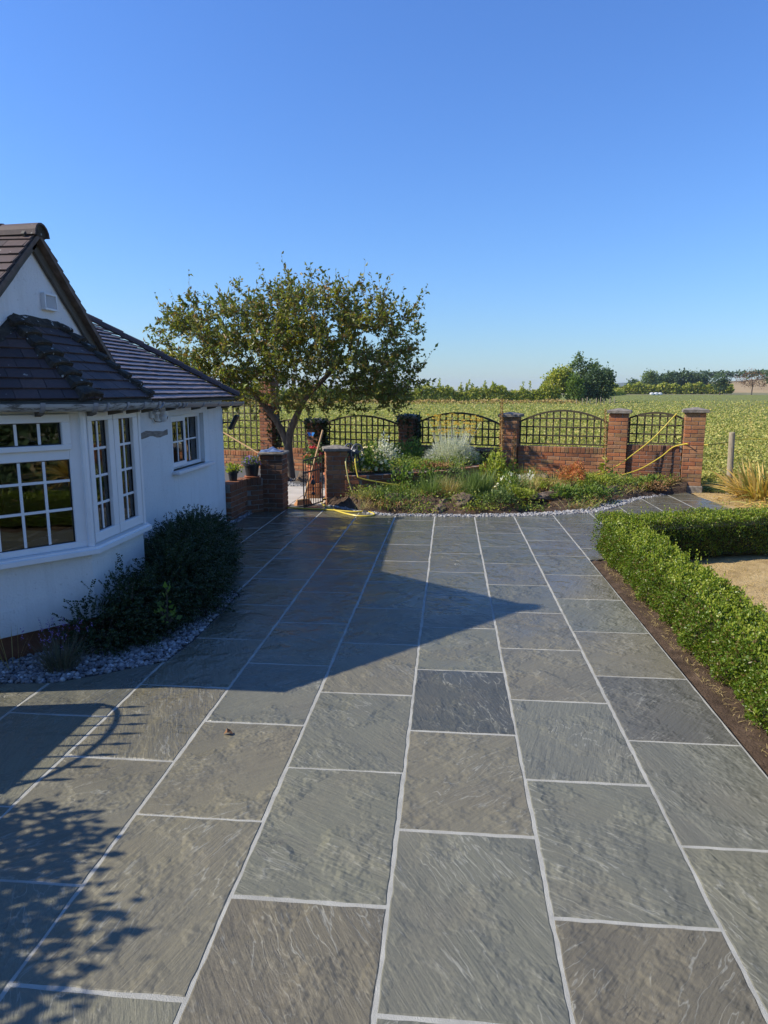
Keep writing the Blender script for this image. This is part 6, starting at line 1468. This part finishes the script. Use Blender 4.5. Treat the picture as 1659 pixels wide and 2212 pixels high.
tree('field_tree', 'lone round tree standing above the distant hedge', 93.4, 340, 0, [(93.0, 340, 8.2, 2.6, 2, 2.2), (94.6, 340, 7.6, 1.8, 2, 1.8), (92.0, 340, 5.2, 2.2, 2, 1.6)], 1500, 0.75, 'treegreen', 0.35)
tree('low_tree', 'low dark tree left of the lone round tree', 86.5, 338, 0, [(86.0, 338, 3.9, 3.2, 2, 2.0)], 900, 0.8, 'treedark', 0.3)
tree('copse', 'large domed dark green copse on the skyline', 114, 362, 0, [(105, 362, 5.0, 4.2, 4, 3.4), (110, 362, 6.4, 5.0, 4, 3.8), (116, 362, 6.8, 5.2, 4, 3.8), (121.5, 362, 6.0, 4.6, 4, 4.0), (125, 362, 4.6, 2.8, 3, 4.0), (101.5, 362, 3.6, 2.4, 3, 2.4)], 7000, 0.95, 'treedark', 0.4, cat='copse')
tree('field_tree', 'sparse dark tree right of the copse', 99.8, 270.5, 0.2, [(99.6, 270.5, 6.2, 2.2, 2, 1.6), (98.0, 270.5, 4.8, 1.7, 1.7, 1.4), (101.5, 270.5, 4.8, 1.7, 1.7, 1.4), (99.8, 270.5, 3.0, 2.0, 1.7, 1.8)], 1500, 0.50, 'treedark', 0.25, shell=0.3)
tree('dead_tree', 'bare reddish brown tree near the right edge', 107.2, 261, 0.3, [(103.0, 261, 5.6, 2.0, 1.6, 1.4), (106.5, 261, 7.4, 2.2, 1.6, 1.6), (109.8, 261, 6.0, 2.0, 1.6, 1.5), (106, 261, 4.2, 3.0, 1.6, 1.3), (110.5, 261, 3.5, 1.6, 1.6, 1.4)], 900, 0.42, 'treebrown', 0.22, shell=0.3)
tree('edge_tree', 'dark tree on the skyline at the right picture edge', 152, 346, 0, [(151, 346, 8.2, 3.4, 3, 3.6), (155, 346, 7.5, 4.0, 3, 4)], 1500, 0.9, 'treedark', 0.35)
tree('skyline_bush', 'small green bush peeping over the house roof', -23.6, 58, -0.5, [(-24.2, 58, 4.2, 0.9, 0.8, 0.9), (-23.2, 58, 4.0, 0.9, 0.8, 0.9), (-22.2, 58, 3.8, 0.9, 0.8, 0.8)], 1100, 0.22, 'treegreen', 0.15)
def ridge(name, x0, x1, y, h, depth, mat, seed, n=60, base=-2):
    m = MB(); r = random.Random(seed); ph = [r.uniform(0, 6) for _ in range(4)]
    for i in range(n+1):
        u = i/n; x = x0+(x1-x0)*u; hh = h*math.sin(math.pi*min(1, max(0, u)))**0.5*(0.8+0.15*math.sin(u*7+ph[0])+0.08*math.sin(u*17+ph[1])+0.03*math.sin(u*61+ph[2]))
        m.v += [(x, y, base), (x, y+depth*0.4, hh), (x, y+depth, base)]
    for i in range(n): m.f += [(i*3, i*3+3, i*3+4, i*3+1), (i*3+1, i*3+4, i*3+5, i*3+2)]
    return m.build(name, M[mat], smooth=True, kind='structure')
ridge('hill', 480, 1500, 3000, 44, 500, 'hill', 3)
ridge('wheat_hill', 112, 420, 345, 13.0, 260, 'wheat', 5)
hedgerow('hill_hedge', 'dark hedge along the top of the golden far field', (150, 440, 8.5), (300, 460, 11.5), 4.5, 3.0, 3000, 1.5, 'treedark')
# ------------------------------------------------------------------ out of frame, mostly known by their shadows and reflections
sg = thing('side_gate', 'arched spear topped side gate left of the bay', 'gate', (-3.0, 2.95, 0))
GX = -3.0
def sgz(y): return 0.80 + 0.17*math.sqrt(max(0.0, 1-((y-2.98)/0.42)**2))
m = MB(); m.box(GX-0.02, GX+0.02, 2.50, 3.42, 0.02, 0.80); m.build('panel', M['trellis'], sg)
m = MB(); m.tube([(GX, 2.555+i*0.0425, sgz(2.555+i*0.0425)) for i in range(21)], 0.013, 6); m.build('arch_rail', M['iron'], sg)
for i in range(8):
    y = 2.60+i*0.108; zt = sgz(y)
    m = MB(); m.tube([(GX, y, 0.78), (GX, y, zt+0.05)], 0.008, 6); b_ = m.build('bar', M['iron'], sg)
    m = MB(); m.lathe([(0.003, 0.0), (0.017, 0.028), (0.003, 0.095)], (GX, y, zt+0.045), 6); m.build('finial', M['iron'], b_)
tree('corner_shrub', 'loose shrub beside the side gate', -3.3, 1.9, 0.0, [(-3.35, 2.05, 1.00, 0.40, 0.34, 0.45), (-3.3, 1.6, 1.10, 0.5, 0.42, 0.50), (-3.3, 1.15, 1.15, 0.5, 0.5, 0.48), (-3.35, 0.6, 1.0, 0.5, 0.5, 0.5), (-3.3, 1.4, 0.45, 0.5, 0.9, 0.45)], 11000, 0.055, 'midgreen', 0.025, cat='shrub')
for i, (x, y, h, lb) in enumerate(((10.5, -3.5, 7.0, 'tall dark evergreen beyond the lawn, nearest of three'), (12.5, 0.8, 7.6, 'tall dark evergreen beyond the lawn, middle of three'), (11.5, -8.0, 8.0, 'tall dark evergreen beyond the lawn, farthest of three'))):
    tree('evergreen_tree', lb, x, y, 0, [(x, y, h*0.30, 2.6, 2.6, h*0.30), (x, y, h*0.60, 2.1, 2.1, h*0.28), (x, y, h*0.82, 1.3, 1.3, h*0.2)], 4200, 0.30, 'treedark', 0.25, group='evergreens beyond the lawn')
hedgerow('added_dark_hedge', 'added unseen dark conifer hedge that blackens the bay window reflection', (4.4, -7.0, -0.05), (4.8, 3.4, -0.05), 3.6, 0.5, 16000, 0.12, 'treedark')  # unseen hedge added to turn the bay window's reflection dark
ct = thing('cordyline', 'spiky cordyline palm on the lawn beside the hedge', 'palm', (3.6, 2.3, 0))
m = MB(); m.tube([(3.6, 2.3, -0.05), (3.6, 2.3, 0.45)], [0.06, 0.05], 8); m.build('trunk', M['bark'], ct)
n = 150; a = rng.uniform(0, 6.28, n); el = rng.uniform(-0.2, 1.4, n); A = np.stack([np.cos(a)*np.cos(el), np.sin(a)*np.cos(el), np.sin(el)], 1)
leaf_obj('blades', [blade_arrays(np.tile(np.array([[3.6, 2.3, 0.45]]), (n, 1)), A, rng.uniform(0.45, 0.7, n), 0.016, 0.4, 4)], M['yellowblade'], ct, kind='stuff')
# ------------------------------------------------------------------ summer haze over the far land
hz_ = NT('summer_haze'); hz_.t.nodes.remove(hz_.b)
pv = hz_.n('VolumePrincipled', {'Color': (0.80, 0.88, 1.0), 'Density': 0.00013, 'Anisotropy': 0.3})
hz_.t.links.new(pv.outputs[0], hz_.t.nodes['Material Output'].inputs['Volume'])
m = MB(); m.box(-4200, 4200, -400, 5200, -4.0, 60.0); m.build('haze', hz_.m, kind='stuff', label='thin pale summer haze over the fields', cat='haze')
